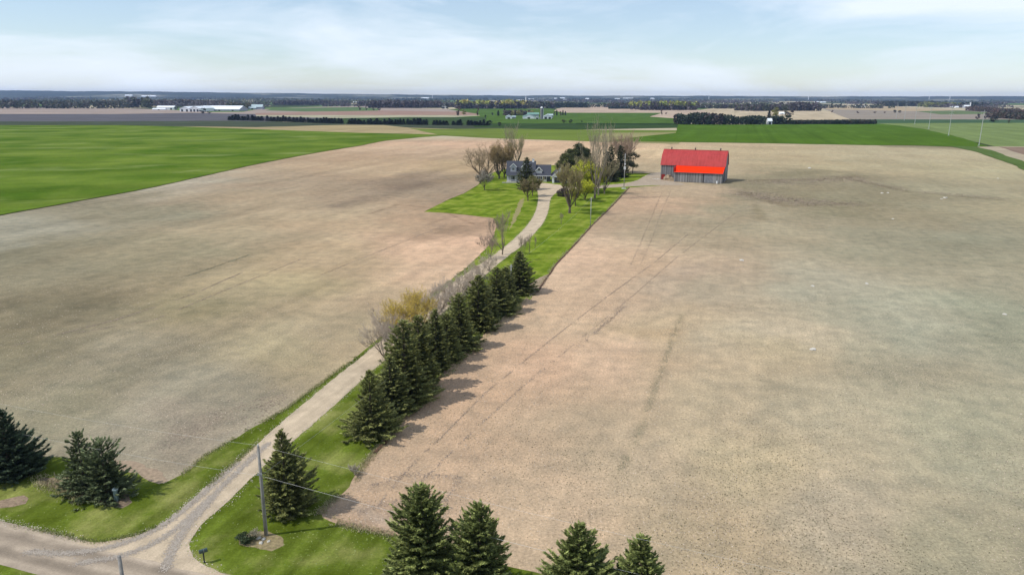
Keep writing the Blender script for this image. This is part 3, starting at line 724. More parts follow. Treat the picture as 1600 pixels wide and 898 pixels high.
T(788,277,230,'budding_tree','tree','brownish budding tree hard against the left end of the house', bud_m, 14, rz=1.9)
T(798,263,196,'bare_tree','tree','very tall slim leafless tree behind the left end of the house', tall_m, 20, rz=1)
T(806,262,212,'bare_tree','tree','lower leafless tree behind the left dormer of the house', grey_m, 14, rz=2)
wb = bare_meshes(6, 1.0, 225, 6, 0.18, 4, 0.03, (0.10,0.08,0.07), (0.28,0.23,0.18), (0.62,0.60,0.50), 1800, upw=.3, budsize=.22)
T(757,297,268,'blossoming_bush','bush','small tree in white blossom at the corner of the left lawn', wb, 6, rz=1)
fc, ft = (0.060,0.072,0.032), (0.15,0.165,0.07)
fir_m = (trunk_mesh(11, .25), spruce_mesh(12, 3.4, 231, .8, fc, ft, size=1.6, power=.6, nlev=30))
T(823,296,246,'conifer','conifer','dark conifer standing in front of the middle of the farmhouse', fir_m, 12, 3.4, 13.5)
br_m = bare_meshes(7, 0.9, 232, 6, 0.2, 4, 0.03, (0.14,0.11,0.07), (0.36,0.27,0.16), (0.20,0.19,0.07), 3200, upw=.3, budsize=.26)
T(825,314,281,'budding_tree','tree','brownish olive small tree in front of the dark conifer by the house', br_m, 7, rz=.4)
T(832,306,276,'budding_tree','tree','olive small tree right of the conifer, shading the driveway', bare_meshes(7, .9, 233, 6, .2, 4, .03, (0.12,0.09,0.06), (0.28,0.22,0.11), (0.20,0.20,0.06), 4200, upw=.3, budsize=.3), 7, rz=2.2)
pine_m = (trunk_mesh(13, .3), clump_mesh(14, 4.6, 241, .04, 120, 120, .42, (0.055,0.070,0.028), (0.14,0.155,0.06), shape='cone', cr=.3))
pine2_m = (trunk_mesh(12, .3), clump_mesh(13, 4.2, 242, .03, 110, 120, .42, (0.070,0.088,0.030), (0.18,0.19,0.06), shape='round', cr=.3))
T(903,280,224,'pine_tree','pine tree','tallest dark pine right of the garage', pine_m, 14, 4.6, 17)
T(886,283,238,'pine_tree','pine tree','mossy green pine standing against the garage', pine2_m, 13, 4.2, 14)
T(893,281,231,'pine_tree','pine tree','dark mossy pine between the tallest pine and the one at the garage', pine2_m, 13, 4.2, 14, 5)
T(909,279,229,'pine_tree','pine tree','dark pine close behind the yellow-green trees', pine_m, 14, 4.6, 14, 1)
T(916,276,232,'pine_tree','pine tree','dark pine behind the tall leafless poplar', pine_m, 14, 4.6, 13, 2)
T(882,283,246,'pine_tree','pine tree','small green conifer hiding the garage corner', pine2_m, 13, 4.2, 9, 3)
T(929,310,193,'bare_tree','tree','tallest leafless poplar on the lawn right of the driveway', tall_m, 20, rz=2.4)
T(935,305,212,'bare_tree','tree','second tall leafless tree, just right of the tallest poplar', tall_m, 20, rz=4.4)
T(921,300,240,'bare_tree','tree','grey leafless tree left of the tallest poplar', grey_m, 14, rz=.7)
T(944,303,250,'bare_tree','tree','grey leafless tree right of the tallest poplar', grey_m, 14, rz=3.7)
T(890,333,258,'bare_tree','tree','brown leafless tree nearest the driveway bend, below the garage', bare_meshes(14, .85, 226, 6, .12, 4, .03, (0.13,0.10,0.08), (0.38,0.31,0.18), (0.30,0.28,0.08), 2600, upw=.5, budsize=.3), 14, rz=1.2)
yl = (0.60,0.62,0.05)
y1 = bare_meshes(9, 1.15, 251, 8, .06, 4, .03, (0.12,0.10,0.06), (0.30,0.28,0.08), yl, 12000, upw=.3, budsize=.36)
T(903,298,258,'leafing_tree','tree','yellow-green leafing tree in front of the dark pines', y1, 9, rz=.3)
T(922,302,255,'leafing_tree','tree','yellow-green leafing tree touching the tall poplar', y1, 9, rz=2.3)
T(914,313,281,'leafing_tree','tree','lower yellow-green leafing tree nearest the lane', y1, 9, rz=4.0)
T(899,322,293,'leafing_tree','tree','short olive leafing tree with a dark trunk on the right lawn', bare_meshes(7, .95, 252, 6, .25, 4, .03, (0.10,0.08,0.06), (0.34,0.30,0.10), (0.36,0.36,0.06), 4200, upw=.2, budsize=.28), 7, rz=1)
T(881,307,295,'shrub','shrub','dark purplish shrub at the corner of the driveway apron', (trunk_mesh(1.2, .08), clump_mesh(3, 2.6, 261, .0, 34, 70, .34, (0.05,0.035,0.035), (0.12,0.09,0.09), cr=.35)), 3, 2.6, 9)
dsp = (trunk_mesh(14, .3), spruce_mesh(15, 4.2, 271, .7, (0.046,0.060,0.030), (0.12,0.135,0.06), size=1.8, power=.62, nlev=32))
T(953,283,228,'spruce_tree','spruce tree','dark spruce behind the lane, left of its twin', dsp, 15, 4.2, 12)
T(968,277,227,'spruce_tree','spruce tree','dark spruce behind the lane, right one of the twin spruces', dsp, 15, 4.2, 11, 2)
T(946,284,236,'spruce_tree','spruce tree','lower dark spruce left of the twin spruces', dsp, 15, 4.2, 9, 3)
T(979,272,213,'bare_tree','tree','tall reddish leafless tree between the dark spruces and the open pine', bare_meshes(14, 1.0, 272, 6, .08, 4, .024, (0.16,0.13,0.09), (0.46,0.33,0.24), upw=.5, kids=(3, 4)), 14)
T(971,270,214,'bare_tree','tree','tall reddish leafless tree right behind the twin spruces', bare_meshes(14, 1.0, 273, 6, .08, 4, .024, (0.16,0.13,0.09), (0.46,0.33,0.24), upw=.5), 14)
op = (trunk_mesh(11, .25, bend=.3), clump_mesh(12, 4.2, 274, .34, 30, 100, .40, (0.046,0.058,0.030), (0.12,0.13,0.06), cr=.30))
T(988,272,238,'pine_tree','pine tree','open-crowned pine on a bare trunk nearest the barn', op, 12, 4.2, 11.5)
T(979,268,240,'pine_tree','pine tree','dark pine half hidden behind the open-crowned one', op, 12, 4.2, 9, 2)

# ------------------------------------------------------------------ the barn
M_red = None
def sheetmetal(name, col, rough=0.45):
    m, nt, b = newmat(name, rough, 0.12); v = objcoord(nt, 0, (1, 1, 1))
    n = noise(nt, v, 0.5, 5, 0.6); vs = objcoord(nt, 0, (1.1, .10, .10)); n2 = noise(nt, vs, 1.1, 4, .7)
    c = ramp(nt, n, [(0.3, tuple(x*.86 for x in col)), (0.7, tuple(min(1, x*1.1) for x in col))])
    c = mixc(nt, c, ramp(nt, n2, [(0.30, (0.80,0.74,0.70)), (0.5, 1.0), (0.70, (1.08,1.18,1.18))]), 1.0, 'MULTIPLY')
    nt.links.new(c, b.inputs['Base Color']); return m
M_roofold = sheetmetal('faded_red_steel', S(190,74,72), 0.5)
M_roofnew = plain('bright_red_steel', (0.97,0.040,0.006), .6, .05, .8, 0, .0)
bl = G(1053,283.9); br = G(1127.5,287.2); bx = (br-bl); BL_ = bx.length; brz = math.atan2(bx.y, bx.x); bx.normalize(); by = Vector((-bx.y, bx.x, 0))
depthL = 7.0                       # lean-to depth
mainL = G(1033.5, 279.6)
x_left = (mainL-bl).dot(bx)        # main barn starts left of the lean-to
xr = BL_+0.3; x0 = x_left
barn = thing('barn', bl, 'weathered grey board barn with faded red gambrel roof and bright red lean-to', 'barn', None, brz)
rb = random.Random(5)
def boards(x0, x1, y, z0, z1f, out=-1, axis='x', w0=.34, base=(0.175,0.172,0.175)):
    "vertical boards; z1f(x) gives the top"
    m = MB(); x = x0
    while x < x1-0.02:
        wd = min(w0*rb.uniform(.8, 1.2), x1-x); k = rb.uniform(.5, 1.5); wv = rb.uniform(-.012, .012)
        c = tuple(q*k for q in base); t = .035+rb.uniform(0, .02); zt = z1f(x+wd/2)-rb.uniform(0, .04)
        a, b = (y-t, y) if out < 0 else (y, y+t)
        if axis == 'x': m.box(x+.012, x+wd-.012, a, b, z0+rb.uniform(0, .12), zt, c)
        else: m.box(a, b, x+.012, x+wd-.012, z0+rb.uniform(0, .12), zt, c)
        x += wd
    return m
D = 13.0; y0 = depthL; y1 = y0+D; E = 7.3; Rg = 13.6; kn = (2.7, 11.3)   # knee of the gambrel: inset, height
prof = [(y0, 0), (y0, E), (y0+kn[0], kn[1]), ((y0+y1)/2, Rg), (y1-kn[0], kn[1]), (y1, E), (y1, 0)]
core = MB().prism([(p+(.02 if i < 3 else -.02 if i > 3 else 0), z-.03) for i, (p, z) in enumerate(prof)], 'x', x0+.03, xr-.03, (0.05,0.05,0.055))
wall = core.build('wall', M_tint, barn)
def gz(y):
    q = min(y-y0, y1-y); return E+(kn[1]-E)*q/kn[0] if q < kn[0] else kn[1]+(Rg-kn[1])*(q-kn[0])/(D/2-kn[0])
mb = boards(x0, xr, y0, 0.0, lambda x: E-.02)
for src in (boards(y0, y1, xr, 0, gz, +1, 'y'), boards(y0, y1, x0, 0, gz, -1, 'y')):
    o_ = len(mb.v); mb.v += src.v; mb.f += [tuple(i+o_ for i in f) for f in src.f]; mb.c += src.c
bo = mb.build('siding_boards', M_tint, barn); bo['kind'] = 'stuff'
def slab(pts, t, xa, xb, name, mat, ribs=0.9):
    "roof following profile pts (y,z) from xa to xb, thickness t, with standing ribs"
    m = MB()
    top = [(y, z+t) for y, z in pts]
    m.prism(list(pts)+top[::-1], 'x', xa, xb)
    x = xa+ribs/2
    while x < xb:
        m.prism([(y, z+t-.004) for y, z in pts]+[(y, z+t+.05) for y, z in pts][::-1], 'x', x-.03, x+.03); x += ribs
    return m.build(name, mat, barn)
ov = .45
slab([(y0-ov, E-ov*(kn[1]-E)/kn[0]*.8+.02), (y0+kn[0], kn[1]+.02), ((y0+y1)/2, Rg+.02), (y1-kn[0], kn[1]+.02), (y1+ov, E-ov*1.2+.02)], .08, x0-.35, xr+.35, 'roof', M_roofold)
MB().box(x0-.36, xr+.36, (y0+y1)/2-.22, (y0+y1)/2+.22, Rg+.14, Rg+.22).build('ridge_cap', M_roofold, barn)
for u in (1048.7, 1086.5, 1126):
    xc = x0 + (u-1037)/(1137-1037)*(xr-x0)
    m = MB(); yc = (y0+y1)/2
    m.tube([(xc, yc, Rg+.1), (xc, yc, Rg+.75)], [.30, .24], 10); m.tube([(xc, yc, Rg+.75), (xc, yc, Rg+.9), (xc, yc, Rg+1.25)], [.42, .42, .05], 10)
    m.tube([(xc, yc, Rg+1.2), (xc, yc, Rg+1.6)], .035, 5)
    m.build('roof_vent', plain('vent_metal', (0.10,0.08,0.07), .6), barn)
# lean-to
le, lt = 4.55, 6.75; lx0, lx1 = 0.0, BL_
MB().prism([(0.02, 0), (0.02, le-.03), (depthL-.05, lt-.03), (depthL-.05, 0)], 'x', lx0+.02, lx1-.02, (0.045,0.045,0.05)).build('lean_to_frame', M_tint, barn)
gapx = 0.62*BL_
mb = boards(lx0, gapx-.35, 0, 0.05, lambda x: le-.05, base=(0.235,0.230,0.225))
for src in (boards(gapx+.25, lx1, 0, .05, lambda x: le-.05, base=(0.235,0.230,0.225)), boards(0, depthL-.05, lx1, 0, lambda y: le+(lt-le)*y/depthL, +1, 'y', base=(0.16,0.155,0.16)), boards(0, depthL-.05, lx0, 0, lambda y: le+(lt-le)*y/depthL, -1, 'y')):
    o_ = len(mb.v); mb.v += src.v; mb.f += [tuple(i+o_ for i in f) for f in src.f]; mb.c += src.c
bo = mb.build('lean_to_boards', M_tint, barn); bo['kind'] = 'stuff'
sl = (lt-le)/depthL
slab([(-.5, le-.5*sl+.02), (depthL-.02, lt+.02)], .08, lx0-.35, lx1+.3, 'lean_to_roof', M_roofnew)
MB().box(lx0-.35, lx1+.3, -.53, -.50, le-.5*sl-.16, le-.5*sl+.1).build('fascia', plain('fascia_wood', (0.10,0.09,0.09)), barn)
MB().box(lx0-.39, lx0-.35, -.5, depthL, le-.35, lt-.1).build('gable_trim', M_roofold, barn)
rd = MB().box(x0+.3, x0+2.0, y0-.10, y0-.06, 0.1, 2.5).build('red_door', plain('red_paint', S(150,50,45)), barn); rd['label'] = 'small red door at the left end of the barn'
MB().box(x0+.2, x0+.3, y0-.12, y0-.06, 0, 2.6).box(x0+2.0, x0+2.1, y0-.12, y0-.06, 0, 2.6).box(x0+.2, x0+2.1, y0-.12, y0-.06, 2.5+.003, 2.62).build('door_frame', plain('frame_wood', (0.12,0.10,0.09)), barn)
MB().box(gapx+.4, gapx+4.2, -.10, -.06, .1, 3.9).build('sliding_door', plain('grey_plank', (0.20,0.205,0.22), .9, .3, 1.2), barn)
MB().box(gapx-.2, gapx+4.8, -.15, -.10, 3.95, 4.08).build('door_track', plain('track', (0.08,0.08,0.09)), barn)
dv = MB().box(x0+2.6, x0+5.5, y0-.07, y0-.05, 0.0, .3).build('foundation', plain('fieldstone', (0.3,0.27,0.23)), barn)
# heaped stone and straw against the wall between door and lean-to
def blob(name, r, zs, seed, mat, loc, label, cat, group=None, rough=.25, sub=2):
    import bmesh
    bm = bmesh.new(); bmesh.ops.create_icosphere(bm, subdivisions=sub, radius=1.0); rr = random.Random(seed)
    off = Vector((rr.uniform(-9, 9), rr.uniform(-9, 9), rr.uniform(-9, 9)))
    from mathutils import noise as mn
    for v in bm.verts:
        k = 1+rough*mn.noise(v.co*1.7+off)*2+rough*.5*mn.noise(v.co*5+off); v.co = Vector((v.co.x*r*k, v.co.y*r*k, max(v.co.z, -.25)*r*zs*k))
    me = bpy.data.meshes.new(name); bm.to_mesh(me); bm.free()
    o = link(name, me, mat, None, loc); return tag(o, label, cat, group)
def bw(x, y, z=0): return bl + bx*x + by*y + Vector((0, 0, z))
blob('straw_heap', 2.3, .95, 3, plain('old_straw', S(165,145,120), .95, .3, 2), bw(x0+4.3, y0-2.4), 'heap of old straw and stone piled against the barn left of the lean-to', 'heap', None, .3, 3)
bar = thing('barrel', bw(BL_-2.0, -.9), 'white barrel standing by the right end of the lean-to', 'barrel')
MB().tube([(0,0,0),(0,0,.1),(0,0,.6),(0,0,1.1),(0,0,1.2)], [.30,.34,.37,.34,.29], 14).build('barrel_body', plain('white_plastic', (0.75,0.76,0.76), .4, .04), bar)
MB().tube([(0,0,1.2),(0,0,1.24)], [.31,.31], 14).build('lid', plain('lid_grey', (0.5,0.52,0.54), .4), bar)
M_rock = plain('pale_rock', (0.52,0.49,0.43), .9, .25, 2.5)
for i, (a, b, s) in enumerate([(-4.5,7.5,.5),(-5.6,6.6,.4),(-3.6,6.2,.45),(-6.6,7.2,.3),(-4.9,5.4,.35)]):
    blob('rock', s, .7, 40+i, M_rock, bw(x0-1+a+4, b), 'pale stone in the loose pile by the red barn door', 'rock', 'stones by the red barn door')

# ------------------------------------------------------------------ the farmhouse
hp = G(792, 283.8); mpx = PX(hp)
house = thing('farmhouse', hp, 'grey farmhouse with dark shingle roof, two white gabled dormers and a garage wing', 'house', None, rad(-2))
M_shing, _n, _b = newmat('dark_shingles', .9, .15)
_v = objcoord(_n, 0, (1, 1, 1)); _c = ramp(_n, noise(_n, objcoord(_n, 0, (3, 1, 9)), 2.0, 3, .8), [(0.3, (0.040,0.043,0.055)), (0.7, (0.095,0.10,0.12))]); _n.links.new(_c, _b.inputs['Base Color'])
M_sid = plain('grey_siding', (0.36,0.38,0.43), .7, .08, 1); M_white = plain('white_trim', (0.78,0.78,0.78), .6, .03)
M_stone = plain('pale_stone', (0.52,0.49,0.44), .9, .25, 3.5); M_pane = plain('window_glass', (0.03,0.035,0.045), .12, .2, 2, 0, .6); M_dark = plain('dark_door', (0.035,0.04,0.045), .6)
def X(u): return (u-792)*mpx
def HZ(v, back): # height seen at row v, 'back' metres behind the front wall
    return Hat(820, v, Vector((0, hp.y+back, 0)))
def block(xa, xb, ya, yb, eave, ridge, over=.45, name='wall', mat=None):
    MB().prism([(ya, 0), (ya, eave), ((ya+yb)/2, ridge-.05), (yb, eave), (yb, 0)], 'x', xa, xb).build(name, mat or M_sid, house)
    s = (ridge-eave)/((yb-ya)/2); yc = (ya+yb)/2
    a = (ya-over, eave-over*s+.02); b = (yc, ridge+.02); c = (yb+over, eave-over*s+.02)
    rf = MB().prism([a, b, c, (c[0], c[1]+.16), (b[0], b[1]+.16), (a[0], a[1]+.16)], 'x', xa-.35, xb+.35).build('roof', M_shing, house)
    MB().box(xa-.36, xb+.36, ya-over-.06, ya-over-.003, a[1]-.06, a[1]+.18).build('gutter', M_white, rf)
    return rf
def window(xc, z0, wd, hg, y=0.0, cols=2, parent=None):
    f = MB(); a, b = xc-wd/2, xc+wd/2; t = .12
    f.box(a-t, a, y-.10, y-.004, z0-t, z0+hg+t).box(b, b+t, y-.10, y-.004, z0-t, z0+hg+t).box(a, b, y-.10, y-.004, z0-t, z0).box(a, b, y-.10, y-.004, z0+hg, z0+hg+t)
    for i in range(1, cols): q = a+wd*i/cols; f.box(q-.04, q+.04, y-.09, y-.004, z0+.001, z0+hg-.001)
    fo = f.build('window', M_white, parent or house)
    MB().box(a, b, y-.05, y-.006, z0, z0+hg).build('pane', M_pane, fo)
RA = HZ(252, 5); RB = HZ(257.8, 4.4); xa1, xb0, xb1 = X(836), X(836), X(860)
ra = block(0, xa1, 0, 10, 3.3, RA)
rb_ = block(xb0+.004, xb1, .5, 9.2, 3.0, RB)
# chimney
ch = MB().box(X(831), X(834.4), 4.5, 5.6, RA-1.5, RA+1.0).build('chimney', M_white, ra)
MB().box(X(831)-.08, X(834.4)+.08, 4.4, 5.7, RA+1.0, RA+1.12).build('chimney_cap', plain('cap', (0.4,0.4,0.4)), ch)
# dormers
def dormer(u0, u1, vtop, vbase, s, eave):
    xa, xb = X(u0), X(u1); yf = 1.0; zb = eave+(yf)*s-.1; xm = (xa+xb)/2; hw = (xb-xa)/2
    zt = HZ(vtop, yf); ze = zt-hw*1.0
    d = MB().prism([(xa, zb-.6), (xb, zb-.6), (xb, ze), (xm, zt-.06), (xa, ze)], 'y', yf, yf+ (zt-zb)/s + 1.0).build('dormer', M_sid, house)
    L_ = yf+(zt-zb)/s+.8
    for sg in (-1, 1):
        e = hw+.28; pr = [(xm, zt), (xm+sg*e, zt-e), (xm+sg*e, zt-e+.17), (xm, zt+.17)]
        MB().prism(pr, 'y', yf-.30, L_).build('dormer_roof', M_shing, d)
        pr2 = [(xm, zt-.16), (xm+sg*(e+.03), zt-e-.16), (xm+sg*(e+.03), zt-e+.2), (xm, zt+.2)]
        MB().prism(pr2, 'y', yf-.38, yf-.303).build('rake_board', M_white, d)
    window(xm, zb+.75, 1.05, 1.25, yf, 2, d)
    MB().box(xa-.05, xb+.05, yf-.08, yf-.005, zb-.05, zb+.25).build('sill', M_white, d)
sA = (RA-3.3)/5; sB = (RB-3.0)/4.35
dormer(797.5, 806.5, 255.8, 266, sA, 3.3)
dormer(815, 824, 256.2, 266.4, sA, 3.3)
dormer(837.3, 846.7, 261.2, 272, sB, 3.3)
# ground floor front
window(X(802), 1.0, 2.9, 1.5, 0, 3); window(X(811), 1.0, 1.2, 1.5, 0, 2); window(X(828), 1.0, 1.6, 1.5, 0, 2)
window(X(843), 1.1, 2.4, 1.4, .5, 3); window(X(851), 1.1, 1.6, 1.4, .5, 2)
MB().box(X(837), X(854), .38, .496, 0, 1.0).build('stone_skirt', M_stone, house)
MB().box(.3, X(817), -.08, -.003, 0, .7).build('stone_skirt', M_stone, house)
MB().box(X(817.5), X(820.5), -.08, -.004, .1, 2.3).build('front_door', M_dark, house)
for u in (794, 798.5, 806, 813): MB().box(X(u)-.09, X(u)+.09, -1.75, -1.57, .25, 3.05).build('porch_post', M_white, house)
MB().box(-.2, X(814), -1.9, -.1, 0, .25).build('porch_floor', M_stone, house)
MB().prism([(-1.95, 2.95), (-.46, 3.05), (-.46, 3.2), (-1.95, 3.1)], 'x', -.3, X(814.5)).build('porch_roof', M_shing, house)
# shade of the entry recess between house and garage, painted as a dark slab
MB().box(X(854.3), xb1-.05, .36, .49, .05, 2.5).build('entry', M_dark, house)
# garage, gable to the front
ga, gb = X(862.5), X(889); gy = -4.2; gm = (ga+gb)/2; ge = 3.0; gr = HZ(262.5, gy)
MB().prism([(ga, 0), (gb, 0), (gb, ge), (gm, gr-.05), (ga, ge)], 'y', gy, 8.5).build('garage_wall', M_white, house)
for sg in (-1, 1):
    e = (gb-ga)/2+.4; s = (gr-ge)/((gb-ga)/2)
    r_ = MB().prism([(gm, gr), (gm+sg*e, gr-e*s), (gm+sg*e, gr-e*s+.16), (gm, gr+.16)], 'y', gy-.4, 8.9).build('garage_roof', M_shing, house)
    MB().prism([(gm, gr-.12), (gm+sg*(e+.02), gr-e*s-.12), (gm+sg*(e+.02), gr-e*s+.19), (gm, gr+.19)], 'y', gy-.48, gy-.403).build('rake_board', M_white, r_)
gd = MB()
for k in range(4): gd.box(X(865.6), X(876), gy-.08, gy-.004, .08+k*.62, .08+k*.62+.58)
gd.build('garage_door', M_dark, house)
window(gm, 3.6, 1.0, .8, gy, 2)
# patio wall left of the house
pw = thing('patio_wall', G(784.5, 286.2), 'low pale stone wall edging the terrace left of the house', 'wall')
for i in range(9): MB().box(i*.82, i*.82+.79, -.18, .18, 0, .45+.03*(i % 2)).build('stone_block', M_stone, pw)

# ------------------------------------------------------------------ utility poles and wires
M_pole = plain('weathered_pole', (0.24,0.23,0.21), .9, .25, 2.0); M_wire = plain('wire', (0.50,0.50,0.48), .4, .05, 1, .0)
M_iron = plain('galvanised', (0.32,0.33,0.34), .5, .1, 2, .5); M_ins = plain('porcelain', (0.55,0.55,0.52), .3, .05)
P1 = G(416, 836); h1 = Hat(403.5, 697, P1)
mdir = (G(541, 776.5, 6.2)-G(312, 728, 6.2)).normalized(); mdir.z = 0; mdir.normalize()
def upole(p, h, label, lean=(0, 0), equip=True):
    t = thing('utility_pole', p, label, 'utility pole')
    MB().tube([(0,0,-.2),(lean[0]*.5,lean[1]*.5,h*.5),(lean[0],lean[1],h)], [.17,.145,.115], 12).build('pole', M_pole, t, True)
    if equip:
        MB().tube([(lean[0],lean[1],h-.02),(lean[0],lean[1],h+.08),(lean[0],lean[1],h+.22)], [.04,.075,.05], 8).build('insulator', M_ins, t)
        MB().box(-.2, .2, -.26, -.14, h-2.65, h-2.5).tube([(0,-.25,h-2.7),(0,-.25,h-2.45)], .05, 8).build('bracket', M_iron, t)
        MB().tube([(.15,-.06,.1),(.13,-.06,3.2)], .045, 6).build('conduit', M_iron, t)
    return t
upole(P1, h1, 'weathered grey wooden utility pole on the grass beside the lone spruce')
P0_ = G(541, 776.5, 6.2)
pt = ray(186, 868); tt = (8.4-CAM_H)/pt.z; P2 = Vector((pt.x*tt, pt.y*tt, 0))
t2 = upole(P2, 8.4, 'wooden pole top at the bottom edge, this side of the gravel road', equip=False)
MB().tube([(-.16,.02,0),(-.15,.02,4),(-.13,.02,8.2)], .012, 5).build('ground_wire', M_iron, t2)
def wire(a, b, sag, label, r=.014, n=28):
    pts = [Vector(a).lerp(Vector(b), i/n)-Vector((0, 0, 4*sag*(i/n)*(1-i/n))) for i in range(n+1)]
    o = MB().tube(pts, r, 4).build('power_line', M_wire); return tag(o, label, 'wire')
top = P1+Vector((0, 0, h1+.1)); low = P1+Vector((0, 0, 5.9))
def span_end(deg, ln, z): return P1+Vector((math.cos(rad(deg))*ln, math.sin(rad(deg))*ln, z))
wire(top, span_end(-24, 76, 10.4), .7, 'upper wire running right from the utility pole over the field', .006)
wire(top, span_end(159, 80, 8.8), 1.4, 'upper wire running left from the utility pole over the lawn', .006)
wire(low, span_end(-24, 76, 7.8), .7, 'lower wire running right from the utility pole past the bottom spruces', .009)
wire(low, span_end(159, 80, 6.0), 1.5, 'lower wire running left from the utility pole to the blue spruce', .007)
for dg, ln, hh, lb in ((-24, 76, 10.5, 'wooden utility pole beyond the lower right, carrying the same wires'), (159, 80, 8.9, 'wooden utility pole beyond the left edge, carrying the same wires')):
    upole(span_end(dg, ln, 0), hh, lb)
# service poles towards the house
M_mpole = plain('pale_pole', (0.38,0.38,0.36), .6, .1)
def spole(u, v, tv, label, r=.10, lamp=False):
    p = G(u, v); h = Hat(u, tv, p); t = thing('service_pole', p, label, 'pole')
    MB().tube([(0,0,-.1),(0,0,h)], [r*1.15, r*.8], 10).build('pole', M_mpole, t, True)
    MB().box(-.35,.35,-.05,.05,h-.5,h-.4).build('cross_bar', M_iron, t)
    if lamp:
        MB().tube([(0,0,h*.66),(.0,-.5,h*.70)], .03, 5).build('lamp_arm', M_iron, t)
        MB().box(-.28,.28,-.75,-.35,h*.69,h*.72).build('lamp_head', M_white, t)
        MB().box(-.4,.4,-.5,-.14,h*.55,h*.63).build('transformer', M_white, t)
        MB().box(-.9,.9,-.6,.6,0,.22).build('concrete_base', M_white, t)
    return p+Vector((0, 0, h-.35))
pa = spole(798.5, 462, 413, 'pale service pole half hidden among the far spruces of the row')
pb = spole(922.5, 353.5, 308, 'slim pale pole alone on the lawn at the field edge')
pc = spole(974.8, 295, 240, 'tall white yard light pole by the lane near the spruces', .15, True)
wire(low, pa, 1.3, 'service wire from the utility pole along the spruce row', .008); wire(pa, pb, .9, 'service wire crossing the right lawn between the two slim poles', .012); wire(pb, pc, .7, 'service wire from the slim lawn pole to the yard light', .012)

# mailbox
mbp = G(319.4, 878.5); mbx = thing('mailbox', mbp, 'dark green mailbox on a thin post at the driveway corner', 'mailbox', None, TR+.9)
MB().box(-.05,.05,-.05,.05,-.1,1.02).build('post', plain('post_dark', (0.03,0.035,0.035)), mbx)
prof_ = [(-.14, 1.02), (.14, 1.02), (.14, 1.2)]+[(.14*math.cos(a), 1.2+.11*math.sin(a)) for a in [x*math.pi/6 for x in range(1, 6)]]+[(-.14, 1.2)]
MB().prism(prof_, 'x', -.33, .33).build('box_body', plain('green_enamel', (0.035,0.065,0.06), .35, .1, 3, 0, .5), mbx)
MB().box(.331,.345,-.12,.12,1.03,1.2).build('box_door', plain('box_door', (0.05,0.09,0.085), .35), mbx)
MB().box(.02,.05,-.165,-.145,1.1,1.36).build('flag', plain('flag_grey', (0.3,0.3,0.3)), mbx)
# utility pedestal
pp = G(182.5, 781.5); pd = thing('utility_pedestal', pp, 'small grey-green utility pedestal in front of the wide spruce', 'utility box')
MB().box(-.16,.16,-.16,.16,-.1,1.15).build('housing', plain('pedestal_green', (0.16,0.22,0.20), .5), pd)
MB().box(-.20,.20,-.20,.20,1.153,1.30).build('cap', plain('pedestal_cap', (0.45,0.52,0.52), .5), pd)

# ------------------------------------------------------------------ small garden things
bush_m = (trunk_mesh(.5, .04), clump_mesh(.9, .9, 301, 0, 40, 60, .12, (0.05,0.075,0.035), (0.12,0.15,0.07), cr=.3))
tree(G(384, 846), 'small grey-green bush in the bed beside the utility pole', *bush_m, 'bush', 'bush')
dry = bare_meshes(1.1, 1.1, 302, 9, .05, 3, .012, (0.3,0.25,0.18), (0.45,0.40,0.28), (0.6,0.55,0.42), 500, upw=.2, budsize=.07)
tree(G(399, 843), 'dry straw-coloured plant between the bush and the utility pole', *dry, 'dry_plant', 'plant')
tree(G(555, 742), 'pale dead bush on the field edge right of the lone spruce', *dry, 'dry_bush', 'bush', None, 1, (1.3,1.3,1.2))
for i, (u, v, s) in enumerate([(404,840,.22),(412,842,.18),(408,848,.2),(420,845,.15)]):
    blob('stone', s, .7, 60+i, M_rock, G(u, v, .02), 'pale stone in the bed at the foot of the utility pole', 'stone', 'stones at the foot of the utility pole')
rocks = [(1159,407,1.0,'whitish boulder alone in the field right of the tracks'),(1270,447,.7,'small pale rock below a faint dark track in the right field'),
 (1378,302,1.1,'left one of two flat pale rocks in the dark soil band'),(1387,301.5,.8,'right one of two flat pale rocks in the dark soil band'),
 (1477,309.5,1.5,'largest pale boulder near the right end of the dark soil band'),(1471,311,.8,'small pale rock just left of the largest boulder'),
 (1265,263,1.6,'flat white rock in the field behind the rough soil'),(1559,279,.8,'small pale rock far out by the right edge'),
 (1354,443,.7,'small pale rock in the greyest part of the field'),(1395,342,.7,'small pale rock below the dark soil band'),(1570,491,.7,'small pale rock near the right edge, half way down'),
 (1270,546,.9,'pale flat stone in the brownish band of the field')]
for i, (u, v, s, lb) in enumerate(rocks): blob('boulder', s*.55, .55, 80+i, M_rock, G(u, v), lb, 'rock')

